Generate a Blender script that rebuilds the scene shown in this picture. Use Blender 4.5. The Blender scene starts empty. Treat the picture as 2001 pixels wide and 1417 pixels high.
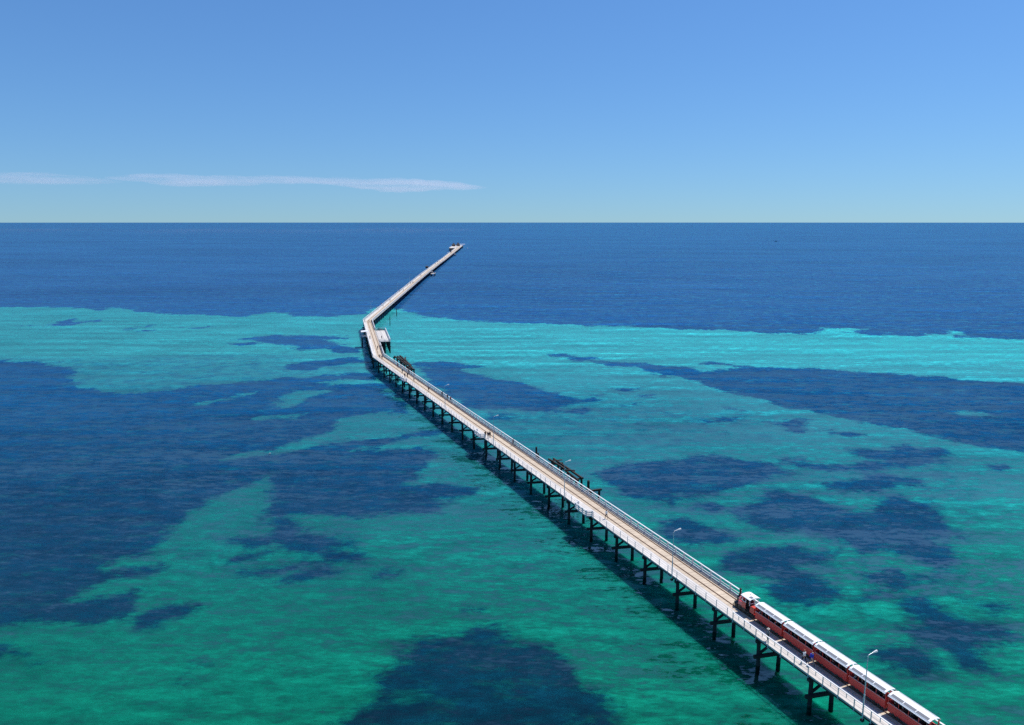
import bpy, bmesh, math, random
import numpy as np
from mathutils import Vector, Matrix, Euler

random.seed(4)
np.random.seed(4)
SC = bpy.context.scene
COL = SC.collection

# ------------------------------------------------------------------ camera
cam_data = bpy.data.cameras.new("camera")
cam = bpy.data.objects.new("camera", cam_data)
COL.objects.link(cam)
cam.location = (0.0, 0.0, 56.0)
PITCH = math.atan(274.5 / 1500.0)
cam.rotation_euler = (math.pi / 2 - PITCH, 0.0, 0.0)
cam_data.sensor_width = 36.0
cam_data.lens = 36.0 * 1500.0 / 2001.0
cam_data.clip_start = 0.5
cam_data.clip_end = 200000.0
SC.camera = cam

# ------------------------------------------------------------------ sky, sun, exposure
SUN_ELEV = math.radians(67.0)
SUN_DIR = Vector((0.90, 0.436, 0.0)).normalized()          # horizontal direction towards the sun
SUN_AZ = math.atan2(SUN_DIR.x, SUN_DIR.y)                  # clockwise from +Y
world = bpy.data.worlds.new("World")
SC.world = world
world.use_nodes = True
wn, wl = world.node_tree.nodes, world.node_tree.links
wn.clear()
sky = wn.new("ShaderNodeTexSky")
sky.sky_type = 'NISHITA'
sky.sun_disc = False
sky.sun_elevation = SUN_ELEV
sky.sun_rotation = SUN_AZ
sky.altitude = 0.0
sky.air_density = 1.3
sky.dust_density = 0.3
sky.ozone_density = 10.0
bg = wn.new("ShaderNodeBackground")
bg.inputs["Strength"].default_value = 0.10
wo = wn.new("ShaderNodeOutputWorld")
wb = wn.new("ShaderNodeMix"); wb.data_type = 'RGBA'; wb.blend_type = 'MULTIPLY'    # white balance of the whole sky
wb.inputs[0].default_value = 1.0
wb.inputs[7].default_value = (0.77, 1.02, 1.25, 1.0)
wtc = wn.new("ShaderNodeTexCoord")                         # lowest, yellowest degrees of the sky lie below this sea horizon
lift = wn.new("ShaderNodeVectorMath"); lift.operation = 'ADD'
lift.inputs[1].default_value = (0.0, 0.0, 0.05)
wl.new(wtc.outputs["Generated"], lift.inputs[0]); wl.new(lift.outputs[0], sky.inputs[0])
wl.new(sky.outputs[0], wb.inputs[6])
wl.new(wb.outputs[2], bg.inputs[0])
wl.new(bg.outputs[0], wo.inputs[0])

sun_data = bpy.data.lights.new("sun", 'SUN')
sun_data.energy = 5.0
sun_data.angle = math.radians(0.5)
sun_data.color = (1.0, 0.965, 0.92)
sun = bpy.data.objects.new("sun", sun_data)
COL.objects.link(sun)
sd_vec = Vector((SUN_DIR.x * math.cos(SUN_ELEV), SUN_DIR.y * math.cos(SUN_ELEV), math.sin(SUN_ELEV)))
sun.rotation_euler = sd_vec.to_track_quat('Z', 'Y').to_euler()
sun.location = (200, 100, 400)

SC.view_settings.view_transform = 'Standard'
SC.view_settings.look = 'None'
SC.view_settings.exposure = 0.0
SC.view_settings.gamma = 1.0
SC.view_settings.use_curve_mapping = False
SC.cycles.use_denoising = False
SC.cycles.use_adaptive_sampling = False
SC.cycles.denoiser = 'OPENIMAGEDENOISE'
SC.cycles.denoising_input_passes = 'RGB_ALBEDO_NORMAL'
SC.cycles.transparent_max_bounces = 16
SC.cycles.max_bounces = 10
SC.cycles.volume_bounces = 8
SC.cycles.caustics_reflective = False
SC.cycles.caustics_refractive = False

# ------------------------------------------------------------------ materials
def new_mat(name):
    m = bpy.data.materials.new(name)
    m.use_nodes = True
    nt = m.node_tree
    nt.nodes.clear()
    out = nt.nodes.new("ShaderNodeOutputMaterial")
    return m, nt, out

class G:
    """small node-graph helper"""
    def __init__(s, nt): s.nt = nt
    def n(s, typ, **kw):
        nd = s.nt.nodes.new(typ)
        for k, v in kw.items(): setattr(nd, k, v)
        return nd
    def put(s, sock, v):
        if isinstance(v, bpy.types.NodeSocket): s.nt.links.new(v, sock)
        elif v is not None: sock.default_value = v
    def math(s, op, a, b=None, c=None, clamp=False):
        nd = s.n("ShaderNodeMath", operation=op); nd.use_clamp = clamp
        for i, v in enumerate((a, b, c)):
            if v is not None: s.put(nd.inputs[i], v)
        return nd.outputs[0]
    def vmath(s, op, a, b=None, scale=None):
        nd = s.n("ShaderNodeVectorMath", operation=op)
        s.put(nd.inputs[0], a)
        if b is not None: s.put(nd.inputs[1], b)
        if scale is not None: s.put(nd.inputs[3], scale)
        return nd.outputs["Value"] if op in ('DOT_PRODUCT', 'LENGTH', 'DISTANCE') else nd.outputs["Vector"]
    def mix(s, f, a, b, blend='MIX'):
        nd = s.n("ShaderNodeMix", data_type='RGBA', blend_type=blend)
        s.put(nd.inputs[0], f); s.put(nd.inputs[6], a); s.put(nd.inputs[7], b)
        return nd.outputs[2]
    def noise(s, vec, scale, detail=2.0, rough=0.5, dist=0.0):
        nd = s.n("ShaderNodeTexNoise")
        nd.inputs["Scale"].default_value = scale
        nd.inputs["Detail"].default_value = detail
        nd.inputs["Roughness"].default_value = rough
        nd.inputs["Distortion"].default_value = dist
        if vec is not None: s.put(nd.inputs["Vector"], vec)
        return nd
    def remap(s, v, a, b, c=0.0, d=1.0, smooth=False):
        nd = s.n("ShaderNodeMapRange")
        if smooth: nd.interpolation_type = 'SMOOTHSTEP'
        s.put(nd.inputs[0], v)
        for i, x in enumerate((a, b, c, d)): nd.inputs[i + 1].default_value = x
        return nd.outputs[0]
    def mapping(s, vec, rot=0.0, scale=(1, 1, 1)):
        nd = s.n("ShaderNodeMapping")
        s.put(nd.inputs[0], vec)
        nd.inputs["Rotation"].default_value = (0, 0, rot)
        nd.inputs["Scale"].default_value = scale
        return nd.outputs[0]

def rgb(c): return (c[0], c[1], c[2], 1.0)

def timber(name, base, var=0.18, rough=0.85, grain=6.0, stain=None):
    """weathered wood or paint: a tone of its own for every piece, blotches and grain"""
    m, nt, out = new_mat(name); g = G(nt)
    p = g.n("ShaderNodeBsdfPrincipled")
    geo = g.n("ShaderNodeNewGeometry")
    tc = g.n("ShaderNodeTexCoord")
    isl = geo.outputs["Random Per Island"]
    oi = g.n("ShaderNodeObjectInfo")
    r = g.math('FRACT', g.math('ADD', isl, oi.outputs["Random"]))
    n1 = g.noise(tc.outputs["Object"], grain, 4.0, 0.65).outputs[0]
    n2 = g.noise(tc.outputs["Object"], 0.35, 3.0, 0.6).outputs[0]
    f = g.math('ADD', g.math('MULTIPLY', g.math('SUBTRACT', r, 0.5), var * 2), g.math('ADD',
        g.math('MULTIPLY', g.math('SUBTRACT', n1, 0.5), var * 1.6), g.math('MULTIPLY', g.math('SUBTRACT', n2, 0.5), var * 1.8)))
    sc = g.math('ADD', f, 1.0)
    col = g.vmath('SCALE', base[:3], scale=sc)
    if stain is not None:
        fac = g.remap(g.noise(tc.outputs["Object"], 0.8, 4.0, 0.7).outputs[0], 0.52, 0.72)
        col = g.mix(g.math('MULTIPLY', fac, 0.55), col, rgb(stain))
    g.put(p.inputs["Base Color"], col)
    p.inputs["Roughness"].default_value = rough
    p.inputs["Specular IOR Level"].default_value = 0.3
    b = g.n("ShaderNodeBump"); b.inputs["Strength"].default_value = 0.3; b.inputs["Distance"].default_value = 0.02
    g.put(b.inputs["Height"], n1); nt.links.new(b.outputs[0], p.inputs["Normal"])
    nt.links.new(p.outputs[0], out.inputs[0])
    return m

def plain(name, base, rough=0.6, metal=0.0, spec=0.4, var=0.06):
    m, nt, out = new_mat(name); g = G(nt)
    p = g.n("ShaderNodeBsdfPrincipled")
    tc = g.n("ShaderNodeTexCoord")
    n1 = g.noise(tc.outputs["Object"], 3.0, 4.0, 0.6).outputs[0]
    col = g.vmath('SCALE', base[:3], scale=g.math('ADD', 1.0, g.math('MULTIPLY', g.math('SUBTRACT', n1, 0.5), var * 4)))
    g.put(p.inputs["Base Color"], col)
    p.inputs["Roughness"].default_value = rough
    p.inputs["Metallic"].default_value = metal
    p.inputs["Specular IOR Level"].default_value = spec
    nt.links.new(p.outputs[0], out.inputs[0])
    return m

def link(name, me, parent=None, mats=(), kind=None):
    o = bpy.data.objects.new(name, me)
    COL.objects.link(o)
    for m in mats: me.materials.append(m)
    if parent is not None: o.parent = parent
    if kind: o["kind"] = kind
    return o

SWELL, CHOP, CROSS, FINE, RIPPLE = 0.72, 0.72, 0.58, 0.42, 0.14
WEED_BEDS = [
    [(-60000,523.7),(-900,390),(-340.3,523.7),(-318.9,523.7),(-299.6,520.5),(-282.4,511.1),(-267.5,499.1),(-270.6,523.7),(-260,514.2),(-247.5,499.1),(-225.6,487.7),(-209,479.4),(-181.3,474.1),(-163.6,468.8),(-158.6,487.7),(-150.5,493.4),(-139.1,476.7),(-125.9,468.8),(-110.8,471.5),(-94.5,482.2),(-91.3,523.7),(-79.3,514.2),(-71.2,505.1),(-61.9,484.9),(-53.6,468.8),(-43.7,463.7),(-30.3,449),(-12.1,444.3),(-0.1,439.7),(28.9,432.9),(56.9,424.2),(83.7,415.8),(109.6,407.8),(133.9,398.2),(149.2,396.3),(158,398.2),(171,413.8),(181.6,415.8),(193.2,413.8),(184.6,403.9),(174.9,400.1),(183.2,389),(198,387.2),(210.4,390.8),(222.9,394.4),(236.3,403.9),(239.5,400.1),(224.2,383.6),(230.4,380.2),(246.7,376.8),(800,350),(3000,330),(60000,300),(60000,90000),(-60000,90000)],
    [(-270.8,426.3),(-261.8,432.9),(-265.3,449),(-263.4,456.2),(-250.4,446.6),(-243.5,456.2),(-238.7,444.3),(-245.4,437.4),(-250.2,432.9),(-251,424.2),(-256.7,424.2)],
    [(-216.8,415.8),(-210.4,420),(-204,428.5),(-201,417.9),(-207.8,411.8)],
    [(-196.8,407.8),(-193,407.8),(-190.3,402),(-194.1,402)],
    [(-179.4,420),(-163.2,422.1),(-163.1,417.9),(-176.3,415.8)],
    [(-137.2,376.8),(-121.2,390.8),(-105.4,390.8),(-94.4,389),(-85.3,389),(-83.9,376.8),(-91.1,375.1),(-83.2,362.1),(-71,350),(-67.1,335.9),(-77.3,335.9),(-85.2,350),(-95.1,342.8),(-106.3,357.5),(-115,362.1),(-124.4,368.5)],
    [(-137.5,363.7),(-124.4,368.5),(-120.6,360.6),(-131,359)],
    [(-89.8,304),(-85,313.2),(-76.1,320.4),(-65.7,322.9),(-61.7,315.5),(-72.3,304),(-80.9,297.4),(-86.7,293.2)],
    [(-340.8,335.9),(-262.4,322.9),(-208.5,316.7),(-199.6,313.2),(-186.3,305.1),(-173.9,299.6),(-162.8,274.7),(-153.1,264.1),(-140.6,257.4),(-130.7,255),(-119.9,258.2),(-111.7,264.1),(-103.1,270.1),(-93.9,275.6),(-84,280.3),(-73.5,284.1),(-63,289.1),(-56.7,291.1),(-42.3,257.4),(-31.9,231.8),(-21.8,210.7),(-18.6,206.9),(-22.4,202.7),(-30,196.7),(-37.2,192),(-39.4,189.2),(-31.4,188.4),(-24,192),(-19.4,186.1),(-19.9,179.8),(-19.7,172),(-22.9,163.4),(-19.4,161),(-15.7,162.7),(-9,159.7),(-9.9,156.5),(-14.4,155),(-16.6,153.4),(-11.8,150.5),(-15,147),(-19.1,145.6),(-25.4,145.1),(-31.6,141.9),(-36.1,143.7),(-44,143.7),(-40.1,138.3),(-40,134.2),(-36.9,133.5),(-29.8,130.3),(-31.9,128.5),(-26.4,123.7),(-28,122.7),(-31.1,124.7),(-35.8,125.7),(-39.4,129),(-43.5,133.5),(-47.1,139.3),(-48.8,145.6),(-51.7,156.5),(-55.8,165.5),(-62.3,158.8),(-64.7,151.3),(-64.9,146.5),(-65.4,138.3),(-64.5,131.9),(-64.6,126.6),(-68.2,125.1),(-67.5,120.3),(-63.1,119.6),(-58.5,120.7),(-58.8,119.4),(-62.2,117.9),(-66.6,115.3),(-69.2,112.9),(-67.8,108.4),(-64.6,109.5),(-61.3,111.5),(-58.7,112.9),(-57.6,109.5),(-56,107.3),(-56.4,104.2),(-59.7,102.2),(-65.3,101.9),(-71.4,101.6),(-90.2,99.5)],
    [(-56.3,103.9),(-54.7,106.8),(-52.1,108.1),(-49.5,108.4),(-46.7,107.1),(-49.1,104.5),(-52,102.8),(-53.2,101.4)],
    [(-51.2,121.7),(-48.8,124.7),(-47,127.2),(-43.3,126.8),(-44,123.7),(-47.8,122.1)],
    [(-44.7,119.4),(-40.5,120.7),(-35.8,122.7),(-31.7,123.7),(-34.6,121.1),(-38.8,117.9),(-42,117.5)],
    [(-52.9,132.1),(-50.1,133.5),(-44.8,134.7),(-43.6,130.7),(-46.7,129),(-51,130.7)],
    [(-34.2,119.7),(-31.3,122.1),(-28,118.8),(-30.2,117.5),(-33.5,116.9),(-36.4,115.5),(-38.6,114.6),(-36.9,117.3)],
    [(-27,126.8),(-24.6,125.7),(-26.2,122.7),(-30.6,122.7),(-30.3,125.1)],
    [(-22.6,119.2),(-20.5,120.3),(-20.7,118.4),(-22.3,117.5)],
    [(-73.1,96.6),(-67.9,96.2),(-65.8,96.2),(-64.3,94.3),(-66.2,93.5),(-70.7,93.1)],
    [(-64.1,92.9),(-62.3,93.4),(-62,92.3)],
    [(-42.3,91.9),(-40.8,93.1),(-40.2,92),(-41.7,91.1)],
    [(-43.1,89.1),(-42.4,90.5),(-41.7,88.5),(-42.6,88.2)],
    [(-6,106.2),(-4.6,106.5),(-4.8,105.6),(-5.8,105.4)],
    [(-19,82.9),(-18.3,84.1),(-17.4,87.4),(-17.1,89.1),(-14.3,93.1),(-14.3,97.5),(-13.3,98.7),(-10.1,99.1),(-8,99.5),(-6,102.5),(-4.1,103.4),(-1.5,102.3),(0.7,99.1),(4.2,96.2),(7.4,91.9),(9.1,89.4),(11.4,86.3),(12.2,82.9),(12.7,76.8),(7.2,63.1),(-14.5,63.1),(-20.6,76.8)],
    [(17.7,329.3),(24.7,333.2),(30.8,326.7),(38.7,318),(48.5,312),(60.3,307.4),(69.8,302.9),(72.6,297.4),(80.4,296.4),(87.3,299.6),(79.2,312),(82.7,313.2),(89.2,306.2),(98.5,302.9),(111.7,299.6),(124.7,296.4),(138.8,292.2),(154.5,284.1),(169.8,277.4),(180.5,272.8),(223.6,251.9),(270,231.8),(174.6,146.2),(152.4,168.3),(126.7,188.4),(122.1,192),(117.3,197.7),(112.3,203.7),(109.3,209),(103,214),(101.8,218.1),(95.3,224.1),(90.5,231.8),(85.3,235.2),(82.5,241.4),(80.1,249.6),(75.2,256.6),(70.8,259.9),(67.2,274.7),(64.5,279.3),(55.9,284.1),(51.9,294.3),(47,301.8),(39.2,305.1),(32,315.5),(23.8,320.4)],
    [(76.5,216.3),(81.9,221.1),(86.9,222.3),(90,220.5),(85.1,213.5),(82,209),(81.4,203.7),(78.2,202.7),(75.6,205.3),(76.8,210.7)],
    [(84.8,209),(90.9,206.3),(97.8,202.7),(95.7,201.2),(90.8,202.7)],
    [(86,188.4),(91.8,189.7),(96.4,188.4),(96,192.9),(99.5,194.8),(105.4,190.6),(110.8,188.4),(108.3,184),(102.4,177.8),(96,175),(91.3,177.8),(86.6,181.1)],
    [(64.7,183.1),(70.6,181.9),(72.8,177.8),(80.6,175.8),(72.2,173.1),(66.2,176.6)],
    [(70.5,163.1),(76.5,166.5),(85.2,170.1),(91.6,166.5),(85.9,163.1),(82.1,158.8),(76.2,158.1),(71.4,159.7)],
    [(-41.3,313.2),(-32.3,316.7),(-21,308.5),(-8.3,301.8),(-20.1,294.3),(-7.8,284.1),(-0.1,277.4),(7.2,265.8),(15.5,253.4),(23.4,245.8),(31.3,255),(32.3,249.6),(24.8,242.2),(19.5,238.6),(11,229.8),(22.2,231.8),(20.1,226.6),(14.8,228.5),(1.5,231.8),(-5.6,229.8),(-0.1,222.3),(-6.1,219.3),(-16.6,241.4),(-27.5,268.4)],
    [(17.7,170.1),(24.3,175),(30.8,177.8),(37.8,181.9),(45.8,184),(54.4,182.7),(61.9,178.6),(64.6,172),(58,166.5),(52.9,161.4),(44,157.5),(38.1,155.6),(31.3,149),(25.7,153.4),(21.4,161.4)],
    [(37.3,260.7),(42.9,262.4),(41.3,258.2),(37.7,257.4)],
    [(43.7,251.1),(47.4,252.7),(46.5,248.1)],
    [(36.6,235.2),(39.9,238.6),(38.4,233.8)],
    [(65.6,233.8),(71.2,231.1),(75,227.9),(72.6,225.4),(66.5,231.1)],
    [(54.2,219.3),(57.3,219.9),(56.3,216.9)],
    [(60.3,219.9),(63.5,220.5),(62.6,218.1)],
    [(114.3,175),(120.2,176.6),(117.7,172.7),(114.1,172.7)],
    [(55,159.8),(60,158.7),(64.8,156.6),(66.4,151.4),(67.9,146.5),(72.8,145.5),(79.6,155.5),(82.8,156.6),(84,152.4),(84.5,146.5),(84.6,139.2),(84.8,136.7),(82.2,133.8),(78.7,133.4),(78.3,125.9),(76.8,122.4),(72.3,120.7),(69.4,122.4),(68.2,125.9),(66.5,128.8),(61.6,126.9),(59.7,129.5),(58.4,131.8),(56.2,134.2),(53.7,135.4),(49.3,134.2),(46.5,137.5),(44.4,141.9),(47.6,145.5),(43.9,146),(47,149.4),(51.9,153.4)],
    [(36.3,124.4),(39.6,127.3),(45.2,129.5),(49.9,130.3),(52.6,126.6),(56.9,127.3),(53,122.4),(48.7,120.4),(50.1,117.8),(51.6,115.3),(51,112.3),(48.4,109.5),(44.7,108.1),(41,108.9),(39.9,112.9),(38.4,115.3),(42,115.9),(37.6,118.4),(34.8,121)],
    [(29.6,142.8),(36.2,141.4),(39.2,137.5),(42.5,134.2),(40.9,131.8),(35.9,131.1),(31.3,128.8),(28.6,134.2)],
    [(37.2,147.4),(41.2,150.4),(42.4,148.4),(39.9,145.5)],
    [(56.1,120.4),(58.4,119.1),(64.1,120.7),(65.9,118.4),(64.6,114.7),(61.2,113.5),(58.4,115.9),(56.7,118.4)],
    [(66.8,118.4),(71.1,118.4),(68.3,115.9),(66.7,117.2)],
    [(54.3,111.7),(57.3,112.3),(59.5,111.2),(55.7,108.9),(53.8,109.5)],
    [(58.6,108.4),(60.5,110),(63.5,110.6),(64.7,107.8),(64.6,105.7),(65.7,103.2),(69.6,103.2),(71.2,101.2),(72.1,99.3),(68.9,97.7),(65.5,96.6),(62.5,93.6),(64,91.2),(61.5,89.6),(59,91.6),(58.6,94.9),(57.2,96.6),(56.4,98.4),(55.1,101.2),(60.4,102.7),(60.7,104.2),(58.4,106.3)],
    [(46.5,94.9),(48.6,96.2),(52.4,96.6),(55.5,97.1),(56.7,94.5),(55.4,90.8),(52.3,89.6),(49.9,91.6),(47.4,93.6)],
    [(71.6,107.3),(73.8,108.4),(74.7,107.3),(71.9,105.7)],
    [(70.8,162.1),(75,165.6),(81.4,165.6),(86.1,163.3),(84.2,158.7),(78.7,159.8),(73.9,157.6),(71.4,158.7)],
    [(88.5,168),(91.8,164.4),(87.9,161.5)],
    [(64.7,179.1),(69.5,178.4),(73.8,174.4),(77.7,173.7),(84.5,179.8),(103.3,179.8),(98.5,175.7),(90.4,174.4),(84.2,171.8),(73,172.4),(67.6,174.4)]]
SAND_GAPS = [
    [(-72,181.9),(-68.4,186.1),(-62.4,187.5),(-56.3,193.8),(-53.4,203.7),(-50.3,214.6),(-46.7,226.6),(-37.9,229.8),(-30.6,222.3),(-22.2,214.6),(-22.4,209),(-29.6,203.7),(-35.6,197.7),(-42.6,198.7),(-49,196.7),(-52.8,190.6),(-58.7,184),(-65.7,181.9),(-70.2,180.6)],
    [(-102.2,240.7),(-97,244.3),(-87.9,257.4),(-87.5,253.4),(-94.2,245.8),(-99.7,238.6)],
    [(-75.8,220.5),(-72.4,224.1),(-62.6,227.9),(-62.8,222.9),(-70.9,219.3)],
    [(-76.2,253.4),(-67.9,261.5),(-63.3,257.4),(-67.3,245.8),(-68.4,231.8),(-73.2,231.8)],
    [(132.4,228.5),(137.8,231.1),(145.3,227.9),(144.1,224.7),(137.3,222.3),(133,224.1)],
    [(-70.5,271.9),(-62.4,277.4),(-53,277.4),(-48.2,271.9),(-56.8,268.4),(-65.3,265.8)],
    [(-48,161.4),(-45.5,162.7),(-44.9,159.7),(-46.8,159.4)]]
THIN_WEED = [
    [(21,168.3),(34.8,150.5),(59.8,179.8),(79,177.8),(99,188.4),(110.8,186.1),(109,168.3),(78.5,122.7),(75.7,108.4),(67.1,91.9),(58.4,88.5),(49.8,98.2),(49.8,108.4),(43.2,126.8),(35.5,135.9),(26.1,149)],
    [(-55.7,135.9),(-46.5,143.5),(-29.3,138.3),(-25.8,120.7),(-29.3,113.4),(-39,113.4),(-51.3,119.7)],
    [(-295.4,335.9),(-175,322.9),(-156.1,329.3),(-131.9,335.9),(-100.1,335.9),(-64.7,329.3),(-55.7,284.1),(-93.3,273.7),(-118.5,255),(-151.7,259.9),(-196.2,297.4)],
    [(-35.5,289.1),(-0.1,274.7),(32.6,238.6),(76.2,231.8),(76.4,197.7),(38.6,186.1),(18.5,177.8),(-7.4,213.5)],
    [(-67.2,135.9),(-42.6,124.7),(-24.9,124.7),(-19,120.7),(-24.4,113.4),(-40.6,113.4),(-57.7,120.7)],
    [(-42.8,81.3),(-43.4,86.9),(-40.7,89.6),(-38.3,86.9),(-38,81.3)],
    [(35.6,106.3),(40,106.8),(46.4,105.7),(45.4,103.2),(48.8,99.3),(47.9,98),(42.6,102.7),(37.1,104.2)],
    [(46.3,99.3),(49.2,100.3),(54.2,98),(54,90.8),(57.4,88.8),(53.2,85.2),(48.5,88.8),(46,95.7)]]
CLOUD_LONG = [(-7078, 789, 807), (-6467, 758, 887), (-6380, 754, 887), (-6205, 692, 887), (-5943, 687, 887), (-5768, 683, 880), (-5244, 696, 860), (-5070, 701, 858), (-4633, 712, 851), (-4371, 718, 851), (-3847, 732, 851), (-3672, 736, 845), (-3148, 698, 825), (-3061, 692, 829), (-2974, 679, 834), (-2624, 630, 828), (-2450, 599, 825), (-2319, 576, 822), (-1751, 585, 807), (-1314, 615, 781), (-1227, 621, 772), (-878, 627, 736), (-703, 630, 708), (-441, 656, 665)]
CLOUD_SHORT = [(-9960, 789, 807), (-9262, 718, 896), (-8563, 710, 913), (-8214, 710, 913), (-8039, 710, 900), (-7864, 717, 887), (-7428, 736, 843), (-7035, 772, 781)]

# ------------------------------------------------------------------ sea bed and sea
SEA_FLOOR = -1.2

def signed_distance(P, poly):
    """distance to the outline, positive inside"""
    q = np.array(poly, float)
    a, b = q, np.roll(q, -1, axis=0)
    best = np.full(len(P), 1e18)
    inside = np.zeros(len(P), bool)
    for (ax, ay), (bx, by) in zip(a, b):
        ex, ey = bx - ax, by - ay
        px, py = P[:, 0] - ax, P[:, 1] - ay
        t = np.clip((px * ex + py * ey) / max(ex * ex + ey * ey, 1e-9), 0, 1)
        dx, dy = px - t * ex, py - t * ey
        np.minimum(best, dx * dx + dy * dy, out=best)
        if ey != 0:
            c = ((ay > P[:, 1]) != (by > P[:, 1])) & (P[:, 0] < ex * (P[:, 1] - ay) / ey + ax)
            inside ^= c
    d = np.sqrt(best)
    return np.where(inside, d, -d)

def polar_sheet(radii, angles, z):
    """one round sheet about the origin, finer where the angles and radii are finer"""
    nr, na = len(radii), len(angles)
    A, R = np.meshgrid(angles, radii)
    V = np.stack([np.sin(A) * R, np.cos(A) * R, np.full(A.shape, z)], -1).reshape(-1, 3)
    V = np.vstack([V, [[0, 0, z]]])
    F = []
    for i in range(nr - 1):
        for j in range(na):
            k = (j + 1) % na
            F.append((i * na + j, i * na + k, (i + 1) * na + k, (i + 1) * na + j))
    for j in range(na):
        F.append((nr * na, (j + 1) % na, j))
    return V, F

front = np.radians(np.linspace(-42, 42, 300))
back = np.radians(np.linspace(44, 316, 90))
angles = np.concatenate([front, back])
radii = np.concatenate([np.linspace(8, 56, 13), np.geomspace(60, 900, 250), np.geomspace(930, 90000, 36)])
V, F = polar_sheet(radii, angles, SEA_FLOOR)
me = bpy.data.meshes.new("seabed")
me.from_pydata(V.tolist(), [], F)
P2 = V[:, :2]
weed = np.full(len(P2), -1e9)
for q in WEED_BEDS: weed = np.maximum(weed, signed_distance(P2, q))
for q in SAND_GAPS: weed = np.minimum(weed, -signed_distance(P2, q))
thin = np.full(len(P2), -1e9)
for q in THIN_WEED: thin = np.maximum(thin, signed_distance(P2, q))
at = me.attributes.new("weed", 'FLOAT', 'POINT'); at.data.foreach_set("value", np.clip(weed, -60, 60).astype(np.float32))
at = me.attributes.new("thin", 'FLOAT', 'POINT'); at.data.foreach_set("value", np.clip(thin, -60, 60).astype(np.float32))

m, nt, out = new_mat("sand_and_seagrass"); g = G(nt)
tc = g.n("ShaderNodeTexCoord"); pos = tc.outputs["Object"]
sepx = g.n("ShaderNodeSeparateXYZ"); g.put(sepx.inputs[0], pos)
yy = sepx.outputs["Y"]
a_weed = g.n("ShaderNodeAttribute", attribute_name="weed").outputs["Fac"]
a_thin = g.n("ShaderNodeAttribute", attribute_name="thin").outputs["Fac"]
near = g.remap(yy, 100, 420, 1.0, 3.4)                      # beds have coarser outlines out at sea
n_big = g.math('SUBTRACT', g.noise(pos, 0.085, 5.0, 0.62).outputs[0], 0.5)
n_sml = g.math('SUBTRACT', g.noise(pos, 0.55, 4.0, 0.6).outputs[0], 0.5)
edge = g.math('ADD', a_weed, g.math('MULTIPLY', near, g.math('ADD', g.math('MULTIPLY', n_big, 9.0), g.math('MULTIPLY', n_sml, 3.2))))
fray = g.math('MULTIPLY', g.math('SUBTRACT', g.noise(g.mapping(pos, 0.45, (0.55, 1.6, 1.0)), 1.0, 4.0, 0.65).outputs[0], 0.5), 4.5)
edge = g.math('ADD', edge, fray)
grass = g.remap(edge, -1.7, 1.5, 0, 1, True)
holes = g.remap(g.noise(g.mapping(pos, 0.5, (0.16, 0.34, 1.0)), 1.0, 6.0, 0.7).outputs[0], 0.28, 0.50, 0.66, 1.0, True)      # sand showing between the plants
grass = g.math('MULTIPLY', grass, holes)
# scattered weed inside the thinly grown areas
thin_f = g.remap(g.math('ADD', a_thin, g.math('MULTIPLY', n_big, 12.0)), -6, 10, 0, 1, True)
tuft = g.remap(g.noise(pos, 0.22, 5.0, 0.65).outputs[0], 0.40, 0.68, 0.15, 1.0, True)
thin_f = g.math('MULTIPLY', thin_f, tuft)
# bare sand: paler and cleaner further out
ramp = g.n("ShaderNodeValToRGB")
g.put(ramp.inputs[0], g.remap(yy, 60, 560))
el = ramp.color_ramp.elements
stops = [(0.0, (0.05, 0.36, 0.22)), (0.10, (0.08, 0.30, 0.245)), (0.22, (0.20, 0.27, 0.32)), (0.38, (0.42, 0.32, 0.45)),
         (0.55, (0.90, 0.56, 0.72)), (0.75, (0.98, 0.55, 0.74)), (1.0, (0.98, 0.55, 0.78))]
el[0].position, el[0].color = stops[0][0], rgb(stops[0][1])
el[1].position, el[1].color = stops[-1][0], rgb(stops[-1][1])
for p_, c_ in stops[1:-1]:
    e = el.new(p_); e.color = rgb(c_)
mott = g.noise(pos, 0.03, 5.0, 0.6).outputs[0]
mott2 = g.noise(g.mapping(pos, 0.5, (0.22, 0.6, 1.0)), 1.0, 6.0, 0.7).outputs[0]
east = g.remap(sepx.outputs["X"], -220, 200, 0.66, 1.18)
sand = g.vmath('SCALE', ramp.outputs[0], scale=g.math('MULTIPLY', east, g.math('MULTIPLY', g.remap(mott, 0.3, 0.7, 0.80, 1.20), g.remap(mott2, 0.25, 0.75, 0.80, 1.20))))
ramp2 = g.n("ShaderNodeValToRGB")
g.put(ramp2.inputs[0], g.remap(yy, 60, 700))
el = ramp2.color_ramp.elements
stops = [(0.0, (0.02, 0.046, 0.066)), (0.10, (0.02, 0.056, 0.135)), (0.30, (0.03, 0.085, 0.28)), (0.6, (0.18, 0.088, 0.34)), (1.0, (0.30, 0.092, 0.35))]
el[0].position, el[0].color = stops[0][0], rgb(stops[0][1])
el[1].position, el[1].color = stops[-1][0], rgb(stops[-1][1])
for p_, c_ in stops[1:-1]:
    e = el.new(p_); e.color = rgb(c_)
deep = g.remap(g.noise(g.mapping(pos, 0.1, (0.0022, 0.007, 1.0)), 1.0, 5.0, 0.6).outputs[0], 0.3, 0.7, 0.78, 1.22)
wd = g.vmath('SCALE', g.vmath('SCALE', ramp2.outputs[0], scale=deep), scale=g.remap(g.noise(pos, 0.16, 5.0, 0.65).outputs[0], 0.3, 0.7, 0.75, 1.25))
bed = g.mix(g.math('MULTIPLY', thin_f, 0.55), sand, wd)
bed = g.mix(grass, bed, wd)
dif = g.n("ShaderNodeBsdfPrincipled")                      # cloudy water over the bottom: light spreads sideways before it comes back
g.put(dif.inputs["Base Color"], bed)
dif.inputs["Roughness"].default_value = 1.0
dif.inputs["Specular IOR Level"].default_value = 0.0
dif.inputs["Subsurface Weight"].default_value = 1.0
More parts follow.
